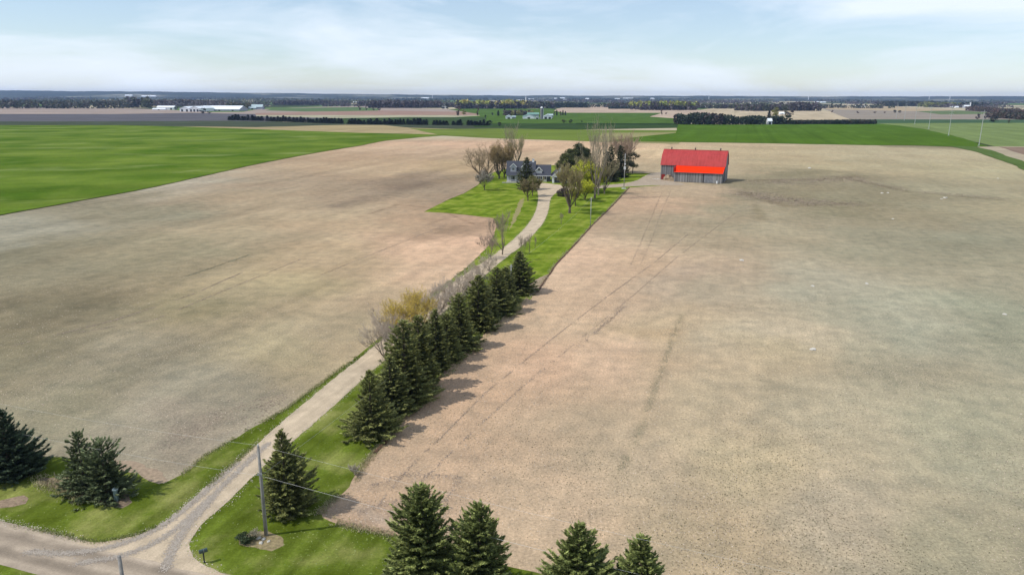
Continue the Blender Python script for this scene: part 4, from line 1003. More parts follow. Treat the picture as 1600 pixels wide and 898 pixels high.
# weeds, clods and stubble scattered over the near soil; rough grass along its edges
def inside(px, poly):
    x, y = px[:, 0], px[:, 1]; c = np.zeros(len(px), bool); n = len(poly)
    for i in range(n):
        x0_, y0_ = poly[i]; x1_, y1_ = poly[(i+1) % n]
        if y0_ == y1_: continue
        c ^= ((y0_ > y) != (y1_ > y)) & (x < (x1_-x0_)*(y-y0_)/(y1_-y0_)+x0_)
    return c
LP = [(p.x, p.y) for p in lawnpts]
GP2 = [(p.x, p.y) for p in gp]
def scatter(name, n, dens, size, hgt, cols, seed, label, cat, rmax=190, lawnside=False, lift=.01):
    r = np.random.default_rng(seed); R = 45*(rmax/45)**(r.random(n)**.85); A = r.uniform(-.68, .68, n)
    x = R*np.sin(A); y = R*np.cos(A); keep = dens(x, y) > r.random(n)
    ins = inside(np.stack([x, y], -1), LP); keep &= ins if lawnside else ~ins
    if lawnside:
        off = (x-R0.x)*RN.x+(y-R0.y)*RN.y; keep &= ~inside(np.stack([x, y], -1), GP2) & ((off > .3) | (off < -road_w-.3))
    x, y = x[keep], y[keep]; m = len(x); s = size*r.uniform(.5, 1.5, m); h = hgt*r.uniform(.4, 1.5, m); ph = r.uniform(0, 6.28, m)
    V = np.zeros((m, 4, 3))
    for k in range(3): V[:, k, 0] = x+s*np.cos(ph+2.09*k)*r.uniform(.6, 1.2, m); V[:, k, 1] = y+s*np.sin(ph+2.09*k)*r.uniform(.6, 1.2, m); V[:, k, 2] = lift
    V[:, 3, 0] = x+r.normal(0, .3, m)*s; V[:, 3, 1] = y+r.normal(0, .3, m)*s; V[:, 3, 2] = lift+h
    b = (np.arange(m)*4)[:, None]; Fq = np.concatenate([b+np.array([[0, 1, 3]]), b+np.array([[1, 2, 3]]), b+np.array([[2, 0, 3]])])
    ci = r.integers(0, len(cols), m); cc = np.array(cols)[ci]*r.uniform(.7, 1.3, (m, 1))
    o = link(name, mesh_from(name, V.reshape(-1, 3), Fq, np.tile(cc, (3, 1))), M_wood); return tag(o, label, cat, None, 'stuff')
def dweed(x, y): return np.clip((fbm(x/14, y/14, 401)-.38)*2.4, .05, 1)*np.clip((x+25)/60, .35, 1)
scatter('field_weeds', 130000, dweed, .058, .05, [(0.13,0.12,0.07),(0.16,0.13,0.09),(0.11,0.11,0.06)], 402, 'tiny weeds and dark clods dotted over the bare soil of both fields', 'weeds', 210)
scatter('soil_clods', 120000, lambda x, y: np.clip((fbm(x/9, y/9, 411)-.3)*1.7, .1, 1), .06, .05, [(0.46,0.37,0.29),(0.38,0.31,0.24),(0.52,0.44,0.35)], 412, 'pale soil clods strewn over the tilled fields', 'soil', 190)
scatter('grass_tufts', 30000, lambda x, y: np.clip((fbm(x/6, y/6, 421)-.25)*1.4, .1, 1), .08, .05, [(0.12,0.17,0.03),(0.15,0.19,0.045),(0.20,0.23,0.08)], 422, 'uneven tufts standing in the mown grass by the entrance', 'grass', 150, True, ZL)
def ruts():
    r = np.random.default_rng(77); P_ = []; C2 = []; S2 = []
    dk = (0.28,0.22,0.17); wd = (0.235,0.215,0.14)
    for pts, n, wid, col, sz in [
      ([(590,790),(640,730),(700,672),(760,612),(830,555),(900,500),(960,455),(1020,412),(1075,366)], 3600, .10, dk, .075),
      ([(612,800),(680,730),(745,668),(815,605),(900,535),(985,465),(1060,400),(1150,332),(1190,315)], 3600, .12, dk, .08),
      ([(985,415),(1005,370),(1020,335),(1035,298)], 1000, .12, dk, .10), ([(1000,415),(1020,370),(1032,335),(1048,298)], 800, .12, dk, .10),
      ([(905,540),(930,520),(952,500),(975,478)], 1200, .3, dk, .09),
      ([(560,800),(620,782),(700,796),(650,835)], 900, .3, dk, .07), ([(575,760),(640,740),(720,745),(690,790)], 700, .3, dk, .07),
      ([(965,748),(985,705),(1000,670),(1015,630),(1027,597),(1040,560),(1053,520),(1066,492)], 5000, .34, wd, .055),
      ([(20,540),(180,500),(300,460),(380,425)], 1500, .15, dk, .10), ([(120,520),(240,500),(360,450),(470,405)], 1200, .15, dk, .10),
      ([(290,432),(350,412),(390,398)], 1200, .3, wd, .11), ([(500,430),(600,390),(700,350)], 900, .15, dk, .11),
      ([(1170,478),(1210,480)], 350, 1.6, wd, .11), ([(380,640),(430,620),(400,660)], 900, 1.5, dk, .09), ([(250,700),(310,668),(350,640)], 900, 1.3, dk, .08),
      ([(1160,300),(1230,315),(1330,318)], 9000, 6, dk, .17), ([(1180,285),(1280,282),(1345,278)], 9000, 7, dk, .18), ([(1330,280),(1420,298),(1560,310)], 3500, 3.0, dk, .17)]:
        Q = [G(*p) for p in pts]; sg = [(Q[i+1]-Q[i]).length for i in range(len(Q)-1)]
        for i in range(len(Q)-1):
            k = int(n*sg[i]/sum(sg)); f = r.random(k)[:, None]; c = np.array(Q[i])*(1-f)+np.array(Q[i+1])*f
            c[:, :2] += r.normal(0, wid, (k, 2)); c = c[fbm(c[:, 0]/2.2, c[:, 1]/2.2, 55, 3) > .36]; k = len(c)
            P_.append(c); C2.append(np.tile(col, (k, 1))*r.uniform(.75, 1.35, (k, 1))); S2.append(sz*r.uniform(.5, 1.4, k))
    c = np.concatenate(P_); m = len(c); sz = np.concatenate(S2); c[:, 2] = sz*.12+.006
    a = r.uniform(0, 6.28, m); ax = unit(np.stack([np.cos(a), np.sin(a), r.normal(0, .25, m)], -1)); sd = unit(np.cross(ax, np.array([0, 0, 1.0])+r.normal(0, .3, (m, 3))))
    V, Fq, _ = diamonds(c, ax, np.cross(sd, ax)*.0+sd, sz*2, sz*1.3, None); V[:, 2] = np.maximum(V[:, 2], .004)
    o = link('wheel_ruts', mesh_from('wheel_ruts', V, Fq, np.concatenate(C2)), M_wood); tag(o, 'dark broken wheel ruts and weedy drill lines across the bare fields', 'wheel ruts', None, 'stuff')
ruts()
def edge_tufts(pts, n, wd, cols, seed, label, hgt=.17):
    P = [G(*p) for p in pts]; r = np.random.default_rng(seed); c = []
    seg = [(P[i+1]-P[i]).length for i in range(len(P)-1)]; tot = sum(seg)
    for i in range(len(P)-1):
        k = int(n*seg[i]/tot); f = r.random(k)[:, None]; c.append(np.array(P[i])*(1-f)+np.array(P[i+1])*f)
    c = np.concatenate(c); c[:, :2] += r.normal(0, wd, (len(c), 2)); m = len(c)
    keep = fbm(c[:, 0]/2.5, c[:, 1]/2.5, seed) > .42; c = c[keep]; m = len(c)
    ax = unit(np.stack([r.normal(0, .45, m), r.normal(0, .45, m), np.ones(m)], -1)); l = hgt*r.uniform(.4, 1.4, m); c[:, 2] = l*.45
    V, Fq, _ = diamonds(c, ax, perp(ax, r), l, .07, None)
    o = link('rough_grass', mesh_from('rough_grass', V, Fq, np.array(cols)[r.integers(0, len(cols), m)]*r.uniform(.7, 1.3, (m, 1))), M_leaf); tag(o, label, 'grass', None, 'stuff')
straw = [(0.50,0.42,0.27),(0.34,0.34,0.15),(0.42,0.36,0.22)]; grn_ = [(0.18,0.23,0.05),(0.24,0.27,0.09),(0.42,0.38,0.20)]
edge_tufts([(255,755),(289,739),(319,713),(365,686),(400,665),(450,637),(500,600),(545,567),(577,540),(655,475),(700,441),(727,419)], 9000, .25, grn_, 431, 'rough uncut grass along the left field edge')
edge_tufts([(606,684),(580,712),(557,740),(545,760),(525,780),(500,797),(505,808),(530,818),(565,826),(615,836)], 5000, .3, straw, 432, 'dry grass fringe where the lawn meets the right field')
edge_tufts([(983,292),(960,317),(925,351),(900,379),(870,409),(846,443),(820,470),(720,566),(640,650)], 7000, .3, straw, 433, 'dry grass fringe along the dark earth bank', .28)
edge_tufts([(60,757),(84,762),(110,774),(150,786),(58,748),(100,750)], 1800, .5, straw, 434, 'dead grass at the foot of the two ragged spruces', .3)
edge_tufts([(0,812),(70,829),(150,847),(210,836),(250,820),(300,780),(400,695)], 3000, .2, grn_, 435, 'low grass fringe along the road and drive edge', .18)
def spill(P, n, wd, seed, label, cols=[(0.56,0.49,0.42),(0.46,0.40,0.33),(0.30,0.32,0.14)]):
    r = np.random.default_rng(seed); c = []
    for a_, b_ in zip(P[:-1], P[1:]):
        k = int(n*(b_-a_).length/sum((q-p).length for p, q in zip(P[:-1], P[1:]))); f = r.random(k)[:, None]; c.append(np.array(a_)*(1-f)+np.array(b_)*f)
    c = np.concatenate(c); m = len(c); c[:, :2] += r.normal(0, wd, (m, 2)); c[:, 2] = ZL+.035; a = r.uniform(0, 6.28, m)
    ax = np.stack([np.cos(a), np.sin(a), r.normal(0, .15, m)], -1); sd = np.stack([-np.sin(a), np.cos(a), r.normal(0, .15, m)], -1); l = r.uniform(.04, .16, m)
    V, Fq, _ = diamonds(c, unit(ax), unit(sd), l, l*.8, None)
    o = link('loose_gravel', mesh_from('loose_gravel', V, Fq, np.array(cols)[r.integers(0, len(cols), m)]*r.uniform(.8, 1.2, (m, 1))), M_wood); tag(o, label, 'gravel', None, 'stuff')
spill(dl[2:-12], 5000, .28, 441, 'loose gravel and thin grass along the left edge of the driveway')
spill(dr[12:-2], 5000, .28, 442, 'loose gravel and thin grass along the right edge of the driveway')
def spill_on(pts, n, wd, seed, label): spill(chaikin([G(*p) for p in pts]), n, wd, seed, label, [(0.40,0.35,0.29),(0.36,0.31,0.26)])
spill_on([(40,862),(120,866),(200,848),(262,818),(318,770),(372,722)], 7000, .22, 451, 'darker scuffed gravel where wheels swing left out of the driveway')
spill_on([(120,880),(200,868),(262,838),(312,795),(362,745),(420,692)], 7000, .22, 452, 'second scuffed wheel path curving from the road into the driveway')
spill_on([(258,890),(268,860),(290,822),(332,778)], 4000, .25, 453, 'scuffed wheel path turning right out of the driveway')
spill([onroad(-60, 0), onroad(s0, 0)], 3500, .3, 443, 'loose gravel along the far edge of the road')
edge_tufts([(620,560),(680,505),(740,448),(770,425)], 5000, 1.1, [(0.45,0.40,0.34),(0.35,0.30,0.24),(0.14,0.16,0.06)], 436, 'pale dead growth under the leafless driveway thicket', .7)

# ------------------------------------------------------------------ far trees, woods and hedges
def far_wood(name, u0, u1, vb, vt, seed, label, cols, depth=60, dens=1.0, cone=False, cols_top=None, vb1=None, cat='woodland'):
    "band of tree crowns whose front edge runs from u0 to u1 at row vb"
    r = np.random.default_rng(seed); a = G(u0, vb); b = G(u1, vb1 or vb); h = max(4.0, Hat((u0+u1)/2, vt, (a+b)/2))
    W = (b-a).length; n = int(min(5200, max(12, W*depth/(h*h*.22)*dens)))
    f = r.random(n); g = r.random(n)**1.3; d = (b-a)/W; nrm = np.array([-d.y, d.x])
    if nrm[1] < 0: nrm = -nrm
    px = a.x+(b.x-a.x)*f+nrm[0]*g*depth; py = a.y+(b.y-a.y)*f+nrm[1]*g*depth
    hh = h*r.uniform(.72, 1.08, n)*(0.85+.25*fbm(px/(h*3), py/(h*3), seed)); rr = hh*(.20 if cone else .30)*r.uniform(.8, 1.25, n)
    dist = a.length; per = 46 if dist < 1300 else 26 if dist < 2600 else 14
    t = unit(r.normal(size=(n, per, 3))); zz = r.random((n, per))**.8
    prof_ = (1-zz)**.8*1.15 if cone else np.sqrt(np.clip(1-((zz-.55)/.52)**2, .04, 1))
    cx = px[:, None]+rr[:, None]*prof_*t[..., 0]; cy = py[:, None]+rr[:, None]*prof_*t[..., 1]; cz = hh[:, None]*zz*.97
    c = np.stack([cx, cy, cz], -1).reshape(-1, 3); m = len(c); ax = unit(r.normal(size=(m, 3))); s = np.repeat(rr, per)*r.uniform(.45, .95, m)*(1.0 if per > 30 else 1.4)
    V, Fq, _ = diamonds(c, ax, perp(ax, r), s*1.1, s*.8, None)
    pal = np.array(cols)[r.integers(0, len(cols), n)]; col = np.repeat(pal, per, 0)
    if cols_top is not None:
        k = np.clip((zz.reshape(-1)-.50)*4, 0, 1)[:, None]*np.repeat((r.random(n) < .8), per)[:, None]
        col = col*(1-k) + np.array(cols_top)[r.integers(0, len(cols_top), n)].repeat(per, 0)*k
    col = col*r.uniform(.9, 1.7, (m, 1)); V[:, 2] = np.maximum(V[:, 2], 0)
    # dark ground storey so the wood is closed below
    o = link(name, mesh_from(name, V, Fq, col), M_leaf); return tag(o, label, cat, None, 'stuff')
PURP = [(0.085,0.070,0.070),(0.10,0.085,0.08),(0.075,0.07,0.06)]; DK = [(0.028,0.040,0.022),(0.035,0.048,0.026)]
OLV = [(0.075,0.085,0.04),(0.10,0.10,0.05),(0.06,0.07,0.04)]; YG = [(0.30,0.30,0.06),(0.26,0.28,0.07),(0.34,0.28,0.08)]
MIXW = [(0.05,0.06,0.035),(0.07,0.065,0.05),(0.04,0.05,0.03),(0.09,0.085,0.06)]
far_wood('woodland', 1064, 1140, 195.3, 176.5, 501, 'dark evergreen and bare wood at the left end of the long field hedge', DK+DK+[(0.07,0.055,0.05)], 45, 1.3)
far_wood('woodland', 1138, 1199, 195.0, 181.5, 502, 'lower dark evergreen belt beside the small white building', DK, 22, 1.5)
far_wood('woodland', 1204, 1232, 194.4, 180.5, 503, 'dark evergreen block right of the small white building', DK, 22, 1.6)
far_wood('hedgerow', 1231, 1368, 194.6, 187.2, 504, 'long clipped-looking dark hedge along the bright green field', DK+[(0.07,0.065,0.04)], 10, 2.2, vb1=194.4, cat='hedge')
far_wood('woodland', 715, 822, 170.2, 157, 505, 'wood with yellow leafing tops behind the farm with the silo', PURP, 90, 1.0, cols_top=YG)
far_wood('woodland', 822, 866, 169.5, 159, 506, 'bare grey wood just right of the yellow-topped wood', PURP+OLV, 80, 1)
far_wood('woodland', 862, 922, 168.6, 160.5, 507, 'straight dark conifer plantation left of the beige field gap', DK, 60, 1.6, True)
far_wood('woodland', 577, 690, 169, 157, 508, 'purplish leafless wood left of the dark house trees', PURP, 90, 1)
far_wood('woodland', 1003, 1092, 172.4, 158.8, 509, 'isolated wood with yellow-green tops in the beige fields', PURP, 110, 1, cols_top=[(0.22,0.25,0.05),(0.18,0.22,0.05),(0.25,0.25,0.07)])
far_wood('woodland', 954, 1003, 170.4, 166.8, 510, 'low black-green conifer strip left of the isolated wood', DK, 30, 1.6)
far_wood('woodland', 955, 1003, 168.5, 160.5, 511, 'pale budding wood above the low conifer strip', OLV+PURP, 60, .8)
far_wood('woodland', 1232, 1283, 173.6, 160.5, 512, 'dense purplish leafless wood right of the round grey tree', PURP, 100, 1.1)
far_wood('woodland', 1165, 1232, 173.8, 163.5, 513, 'leafless wood behind the yellow-green tree', PURP+OLV, 80, 1)
far_wood('woodland', 185, 235, 168.5, 153, 514, 'leafless wood left of the long white barns', PURP+OLV+DK[:1], 70, 1)
far_wood('woodland', 232, 345, 166, 156.5, 515, 'reddish brown wood behind the long white barns', [(0.12,0.085,0.07),(0.10,0.085,0.07),(0.09,0.08,0.06)], 160, .8)
far_wood('woodland', 352, 388, 171.5, 160, 516, 'olive leafless clump at the right end of the long white barn', OLV+[(0.12,0.10,0.06)], 50, 1)
far_wood('woodland', 425, 545, 164.5, 157, 517, 'grey hedgerow trees behind the far green patch', PURP, 60, 1)
far_wood('woodland', 560, 600, 166.5, 158, 518, 'leafless trees round the far white village roofs', PURP+DK, 60, 1)
far_wood('woodland', -260, 185, 170, 157, 519, 'dark mixed wood at the left edge of the far plain', MIXW, 120, .5)
far_wood('woodland', 1380, 1480, 166.5, 158.5, 520, 'dark wood behind the pale fields on the right', MIXW+DK, 80, 1)
far_wood('woodland', 1448, 1500, 168, 159.5, 521, 'yellow-green budding trees round the far right farm', [(0.18,0.19,0.06),(0.12,0.13,0.05)], 60, .9)
far_wood('woodland', 1515, 1535, 168.5, 160, 522, 'dark trees beside the far right silos', DK, 50, 1)
far_wood('hedgerow', 1520, 1620, 173.0, 168.5, 523, 'reddish diagonal hedgerow near the right edge', [(0.11,0.07,0.055),(0.08,0.07,0.05)], 20, 1.3, vb1=181, cat='hedge')
far_wood('hedgerow', 1555, 1700, 184, 178, 524, 'brown hedgerow clump at the right edge of the far fields', [(0.10,0.075,0.055),(0.06,0.06,0.04)], 20, 1.2, vb1=193, cat='hedge')
far_wood('woodland', 790, 835, 180.6, 172.5, 525, 'leafless and budding trees round the farm with the silo', PURP+[(0.20,0.19,0.06)], 30, .9)
far_wood('woodland', 1092, 1180, 170, 163, 526, 'scattered grey trees right of the isolated wood', PURP+OLV, 60, .5)
far_wood('woodland', 1600, 2100, 186, 176, 527, 'mixed trees beyond the right edge', MIXW, 60, .5)
far_wood('woodland', 700, 712, 168, 161, 528, 'leafless trees left of the yellow-topped wood', PURP, 60, .6)
# receding belts that close the plain towards the horizon
rgb = np.random.default_rng(77); kk = 0
for D_, hgt in ((2700, 14), (3300, 15), (4000, 16), (4900, 17), (6000, 18), (7000, 18)):
    segs = []; x = -D_*0.95
    while x < D_*0.95:
        wl = D_*rgb.uniform(.08, .26); segs.append((x, x+wl)); x += wl + D_*rgb.uniform(.01, .16)
    for x0_, x1_ in segs:
        y = D_*rgb.uniform(.93, 1.07); n = int(min(900, (x1_-x0_)/(hgt*.55)*2.2)); kk += 1
        r = np.random.default_rng(600+kk); px = r.uniform(x0_, x1_, n); py = y+r.random(n)*D_*.035+px*0.02; hh = hgt*r.uniform(.55, 1.1, n)*(.6+.8*fbm(px/120, py/120, kk))
        per = 9; zz = r.random((n, per)); c = np.stack([px[:, None]+hh[:, None]*.4*r.normal(size=(n, per)), py[:, None]+hh[:, None]*.4*r.normal(size=(n, per)), hh[:, None]*zz*.9], -1).reshape(-1, 3)
        m = len(c); ax = unit(r.normal(size=(m, 3))); s = np.repeat(hh, per)*r.uniform(.35, .75, m); V, Fq, _ = diamonds(c, ax, perp(ax, r), s, s*.8, None); V[:, 2] = np.maximum(V[:, 2], 0)
        pal = np.array((MIXW, PURP, DK, OLV)[int(rgb.integers(0, 4))]); col = np.repeat(pal[r.integers(0, len(pal), n)], per, 0)*r.uniform(.9, 1.8, (m, 1))
        o = link('tree_belt', mesh_from('tree_belt', V, Fq, col), M_leaf); tag(o, 'distant belt of trees fading towards the horizon', 'tree belt', 'tree belts near the horizon', 'stuff')
# wooded ridge along the horizon
def hills():
    us = np.array([-500, 0, 200, 560, 800, 940, 1280, 1600, 2000]); hp_ = np.array([7.5, 6.3, 4.8, 1.8, 0.6, 0.6, 0.7, 1.6, 1.6])
    D_ = 9000.0; n = 420; uu = np.linspace(-500, 2100, n); h = CAM_H + np.interp(uu, us, hp_)*D_/F_PX
    h = h + (fbm(uu/34, uu*0, 901, 4)-.5)*9
    X_ = (uu-800)/F_PX*D_; V = []
    for k, (dy, f) in enumerate(((-2600, 0.0), (-1700, .22), (-900, .55), (-300, .88), (0, 1.0), (500, .8), (1800, 0))):
        V.append(np.stack([X_*(1+dy/D_), np.full(n, D_+dy), h*f + (fbm(X_/300, np.full(n, dy/300), 902+k, 3)-.5)*10*(f > 0) - (2 if f == 0 else 0)], -1))
    m = len(V); V = np.concatenate(V); i, j = np.meshgrid(np.arange(m-1), np.arange(n-1), indexing='ij')
    q = np.stack([i*n+j, i*n+j+1, (i+1)*n+j+1, (i+1)*n+j], -1).reshape(-1, 4)
    mt, nt_, b = newmat('wooded_hills', .95, .05); v = objcoord(nt_)
    c = ramp(nt_, noise(nt_, objcoord(nt_, 0, (.45, .5, 6)), .0035, 6, .65), [(0.36, (0.030,0.040,0.028)), (0.55, (0.050,0.060,0.038)), (0.63, (0.26,0.25,0.19)), (0.70, (0.05,0.06,0.035))])
    nt_.links.new(c, b.inputs['Base Color'])
    o = link('hills', mesh_from('hills', V, q), mt); o['kind'] = 'structure'
hills()
def on_hill(u, v):
    "point of the wooded ridge (or of the plain before it) seen at pixel (u, v)"
    us = [-500, 0, 200, 560, 800, 940, 1280, 1600, 2100]; hp_ = [7.5, 6.3, 4.8, 1.8, 0.6, 0.6, 0.7, 1.6, 1.6]
    d = ray(u, v); hh = CAM_H + np.interp(u, us, hp_)*9000/F_PX
    for D in np.arange(6450, 8990, 40):
        z = CAM_H + d.z*D/d.y; s = hh*np.interp(D-9000, [-2600, -1700, -900, -300, 0], [0, .22, .55, .88, 1])
        if z <= s: return Vector((d.x/d.y*D, D, s-1.5))
    p = G(u, v); k = min(1.0, 6200/p.y) if p.y > 0 else 0
    return Vector((p.x*k, p.y*k, 0)) if 0 < p.y else Vector((d.x/d.y*8980, 8980, hh-3))

# windbreak: one conifer after another
wbm = [(trunk_mesh(7, .12, n=5), spruce_mesh(8, 2.4, 701+i, .12, (0.024,0.034,0.020), (0.04,0.05,0.03), size=3.8, nlev=16, power=.6)) for i in range(3)]
GW = 'dark conifers of the long windbreak'
wb_u = []; u = 359
rw = random.Random(9)
while u < 766:
    if not (412 < u < 415 or 436 < u < 438 or 538 < u < 541 or 671 < u < 676 or 699 < u < 702 or 725 < u < 731): wb_u.append(u)
    u += rw.uniform(3.6, 6.8)
for i, u in enumerate(wb_u):
    vb = np.interp(u, [359, 410, 500, 560, 620, 700, 766], [188, 189, 192.5, 194.3, 195, 195.7, 196.5]); vt = vb-rw.uniform(6.0, 9.8)
    if 640 < u < 670: vt -= 1
    p = G(u, vb); h = Hat(u, vt, p); m = wbm[i % 3]; s = rw.uniform(4.0, 5.6)*PX(p)/2.4
    t = tree(p, 'small dark conifer in the long windbreak row across the far fields', *m, 'conifer', 'conifer', GW, rw.uniform(0, 6), (s, s, h/8))
# far single trees
def clumpset(seed, col, tip, z0=.15, shape='round'): return (trunk_mesh(6, .15, n=5), clump_mesh(8, 3.2, seed, z0, 14, 26, 1.1, col, tip, shape=shape, cr=.42))
KS = {'dark': clumpset(801, (0.03,0.042,0.024), (0.05,0.06,0.035)), 'grey': clumpset(802, (0.10,0.085,0.08), (0.15,0.13,0.12)), 'yellow': clumpset(803, (0.20,0.20,0.05), (0.34,0.32,0.07)),
      'olive': clumpset(804, (0.08,0.09,0.04), (0.14,0.14,0.06)), 'brown': clumpset(805, (0.12,0.08,0.06), (0.2,0.14,0.1)), 'cone': (wbm[0][0], wbm[0][1])}
for u, vb, vt, hw, k, lb in [
 (1201,188,173.6,4,'cone','single pointed conifer rising above the small white building'),(1211,183,168,6.5,'yellow','yellow-green tree behind the dark evergreen block'),
 (1234,182.5,171,6.5,'grey','round grey leafless tree in front of the beige field'),(1228,182,174,4,'olive','olive tree beside the tiny white house'),
 (1340,176.8,173.7,3,'brown','bush below the white farm on the right'),(1367,177,174.2,2.6,'brown','second bush from the left in the far grey field'),(1382,177,174.6,2,'brown','smallest bush in the far grey field'),
 (1398,176.8,171.8,2.5,'dark','left one of two upright dark bushes in the far grey field'),(1405.5,176.6,172.6,2.3,'dark','right one of two upright dark bushes in the far grey field'),
 (1552,191,183.4,7,'dark','round dark bush beside the nearest tall pylon'),(1528,186.5,178,4,'grey','grey leafless tree left of the nearest tall pylon'),(1540,186.5,176,3,'grey','thin leafless tree behind the nearest tall pylon'),
 (1576,193,187,2,'olive','small olive bush near the right edge'),
 (716,181,165.5,4.5,'brown','brown roadside tree left of the yellow bush'),(725,180,171.5,4,'yellow','bright yellow bush between two roadside trees'),(746.5,181,168.5,2.5,'brown','slim brown roadside tree right of the yellow bush'),
 (758.5,184.3,179.6,1.6,'dark','small dark bush on the field edge left of the farm'),(769.5,180.2,176,2,'dark','dark bush on the green field left of the farm'),(778.5,181,173,2.6,'cone','dark conifer at the left end of the farm'),(788.5,176.5,170,1.8,'cone','conifer behind the white round-roofed shed'),
 (765,196.5,188,4,'dark','dark tree closing the right end of the windbreak'),(780.5,197.5,191,3,'dark','lone dark bush right of the windbreak'),
 (881,192.3,187,4,'olive','left one of two bushes in the green field right of the farm'),(891.5,192.3,186.8,3.6,'dark','right one of two bushes in the green field right of the farm'),(909,191.3,188.8,1.5,'dark','tiny bush right of the pair of bushes'),
 (866,180.5,174,2,'brown','first small tree right of the farm buildings'),(870,180.5,172,1.8,'cone','second tree right of the farm, a conifer'),(876,180.5,174,2.6,'brown','broad brown tree right of the farm buildings'),(879.5,180,172.4,1.7,'cone','conifer fourth right of the farm'),(883.5,180,174,1.8,'cone','last conifer of the clump right of the farm'),
 (1034,179.5,170.5,2,'brown','thin brown tree in the beige field below the isolated wood'),(1041,178.6,175.4,2,'brown','low brown bush beside the thin tree in the beige field'),
 (317.5,177.5,169.2,5.5,'grey','grey leafless tree in front of the long white barn'),(327,177.6,173.6,3.5,'grey','low grey bush right of the tree before the long barn'),
 (692,170.5,163.5,4,'dark','dark conifer cluster left of the small white house'),(699,170.8,162,3.6,'dark','dark conifer cluster right of the small white house'),
 (562,172,165,3,'brown','far brown tree left of its neighbours beyond the pink field'),(572.5,172.5,166.5,2,'grey','far grey tree beyond the pink field'),(583.5,172.8,168,2.2,'grey','second far grey tree beyond the pink field'),(592.5,173,167.3,2.8,'dark','darkest far tree beyond the pink field'),
 (451.5,163,158.5,2.4,'dark','dark round tree in the far grey hedgerow'),(213,168,157,5,'dark','dark evergreen in the far wood left of the white barns'),(275,172,167,3,'dark','dark tree at the right end of the small white shed'),(412,171,163.5,3.5,'dark','dark tree at the right end of the teal-roofed farm'),
 (945,166.5,161.5,3,'olive','olive tree at the edge of the beige field gap'),(1300,176,172,2,'brown','small brown bush at the corner of the beige field')]:
    p = G(u, vb); h = Hat(u, vt, p); s = hw*PX(p)/(2.4 if k == 'cone' else 3.2)
    tree(p, lb, *KS[k], 'conifer' if k == 'cone' else ('bush' if vb-vt < 5 else 'tree'), 'conifer' if k == 'cone' else ('bush' if vb-vt < 5 else 'tree'), None, u, (s, s, h/8))

# ------------------------------------------------------------------ far buildings
M_ww = plain('white_siding', (0.80,0.81,0.82), .6, .04, .2); M_wr = plain('white_steel_roof', (0.82,0.85,0.88), .4, .04, .2)
M_gw = plain('grey_siding_far', (0.35,0.36,0.40), .7, .1, .2); M_gr = plain('green_steel_roof', (0.16,0.30,0.24), .5, .1, .2); M_tr = plain('teal_grey_roof', (0.40,0.50,0.52), .5, .1, .2); M_cc = plain('silo_concrete', (0.22,0.21,0.22), .9, .2, .3)
def shed(u0, u1, vb, ve, vr, label, wallm, roofm, gable='side', depth=12, cat='barn', doors=2, rz=0.0, name='barn'):
    a = on_hill(u0, vb) if name == 'distant_building' and vb < 157.6 else G(u0, vb); m = PX(a); W = (u1-u0)*m; he = Hat(u0, ve, a)-a.z; hr = Hat(u0, vr, a)-a.z
    if name == 'distant_building': W *= 1.1; he = max(he, hr*.6)
    t = thing(name, a, label, cat, None, rz)
    if gable == 'side':
        hr -= 0; MB().prism([(0, 0), (0, he), (depth/2, hr-.08), (depth, he), (depth, 0)], 'x', 0, W).build('wall', wallm, t)
        s = (hr-he)/(depth/2); MB().prism([(-.5, he-.5*s+.03), (depth/2, hr+.03), (depth+.5, he-.5*s+.03), (depth+.5, he-.5*s+.3), (depth/2, hr+.3), (-.5, he-.5*s+.3)], 'x', -.5, W+.5).build('roof', roofm, t)
    else:
        MB().prism([(0, 0), (W, 0), (W, he), (W/2, hr-.08), (0, he)], 'y', 0, depth).build('wall', wallm, t)
        s = (hr-he)/(W/2); MB().prism([(-.5, he-.5*s+.03), (W/2, hr+.03), (W+.5, he-.5*s+.03), (W+.5, he-.5*s+.3), (W/2, hr+.3), (-.5, he-.5*s+.3)], 'y', -.4, depth+.5).build('roof', roofm, t)
    for k in range(doors):
        x = W*(k+.5)/doors; dw = min(2.2, W*.3/max(1, doors)); MB().box(x-dw, x+dw, -.12, -.004, .05, he*.72).build('door', M_dark, t)
    return t
shed(281,296,174.6,169.5,166.6,'white gabled end of the long barns, leftmost',M_ww,M_wr,'front',60,doors=2)
shed(296,311.5,174.8,169.6,166.2,'second white gabled front with dark doors beside the long barn',M_ww,M_wr,'front',90,doors=3)
shed(311.5,374,173.6,171.0,165.6,'very long white-roofed barn with grey side wall',M_gw,M_wr,'side',60,doors=3)
shed(245,272,171.6,168.0,165.6,'white open-fronted shed left of the long barns',M_ww,M_wr,'side',16,doors=3,name='shed',cat='shed')
shed(238,258,172.2,170.6,169.3,'low white shed in front of the open-fronted shed',M_ww,M_wr,'side',10,doors=1,name='shed',cat='shed')
shed(391,410,171.2,167.3,163.6,'teal-roofed farm building beyond the right end of the long barn',M_gw,M_tr,'side',18,doors=1)
shed(388,400,171.4,168.8,167,'low pale lean-to left of the teal-roofed farm building',M_gw,M_tr,'side',9,doors=1,name='shed',cat='shed')
shed(790,800,185.8,182.6,180.2,'small white round-roofed shed at the left of the silo farm',M_ww,M_wr,'front',14,doors=1,name='shed',cat='shed')
shed(800.5,806,185.4,182.6,181.4,'low grey shed touching the small white one',M_gw,M_tr,'side',7,doors=0,name='shed',cat='shed')
shed(817,835.5,185.7,182.4,178.6,'white barn with gable front and green roof left of the silo',M_ww,M_gr,'front',26,doors=1)
shed(824,842,181.6,178.8,176.2,'green-roofed barn standing behind the white gabled one',M_gw,M_gr,'side',12,doors=0)
shed(849.5,862,186.0,181.8,179.2,'white shed with dark openings right of the silo',M_ww,M_wr,'front',12,doors=2)
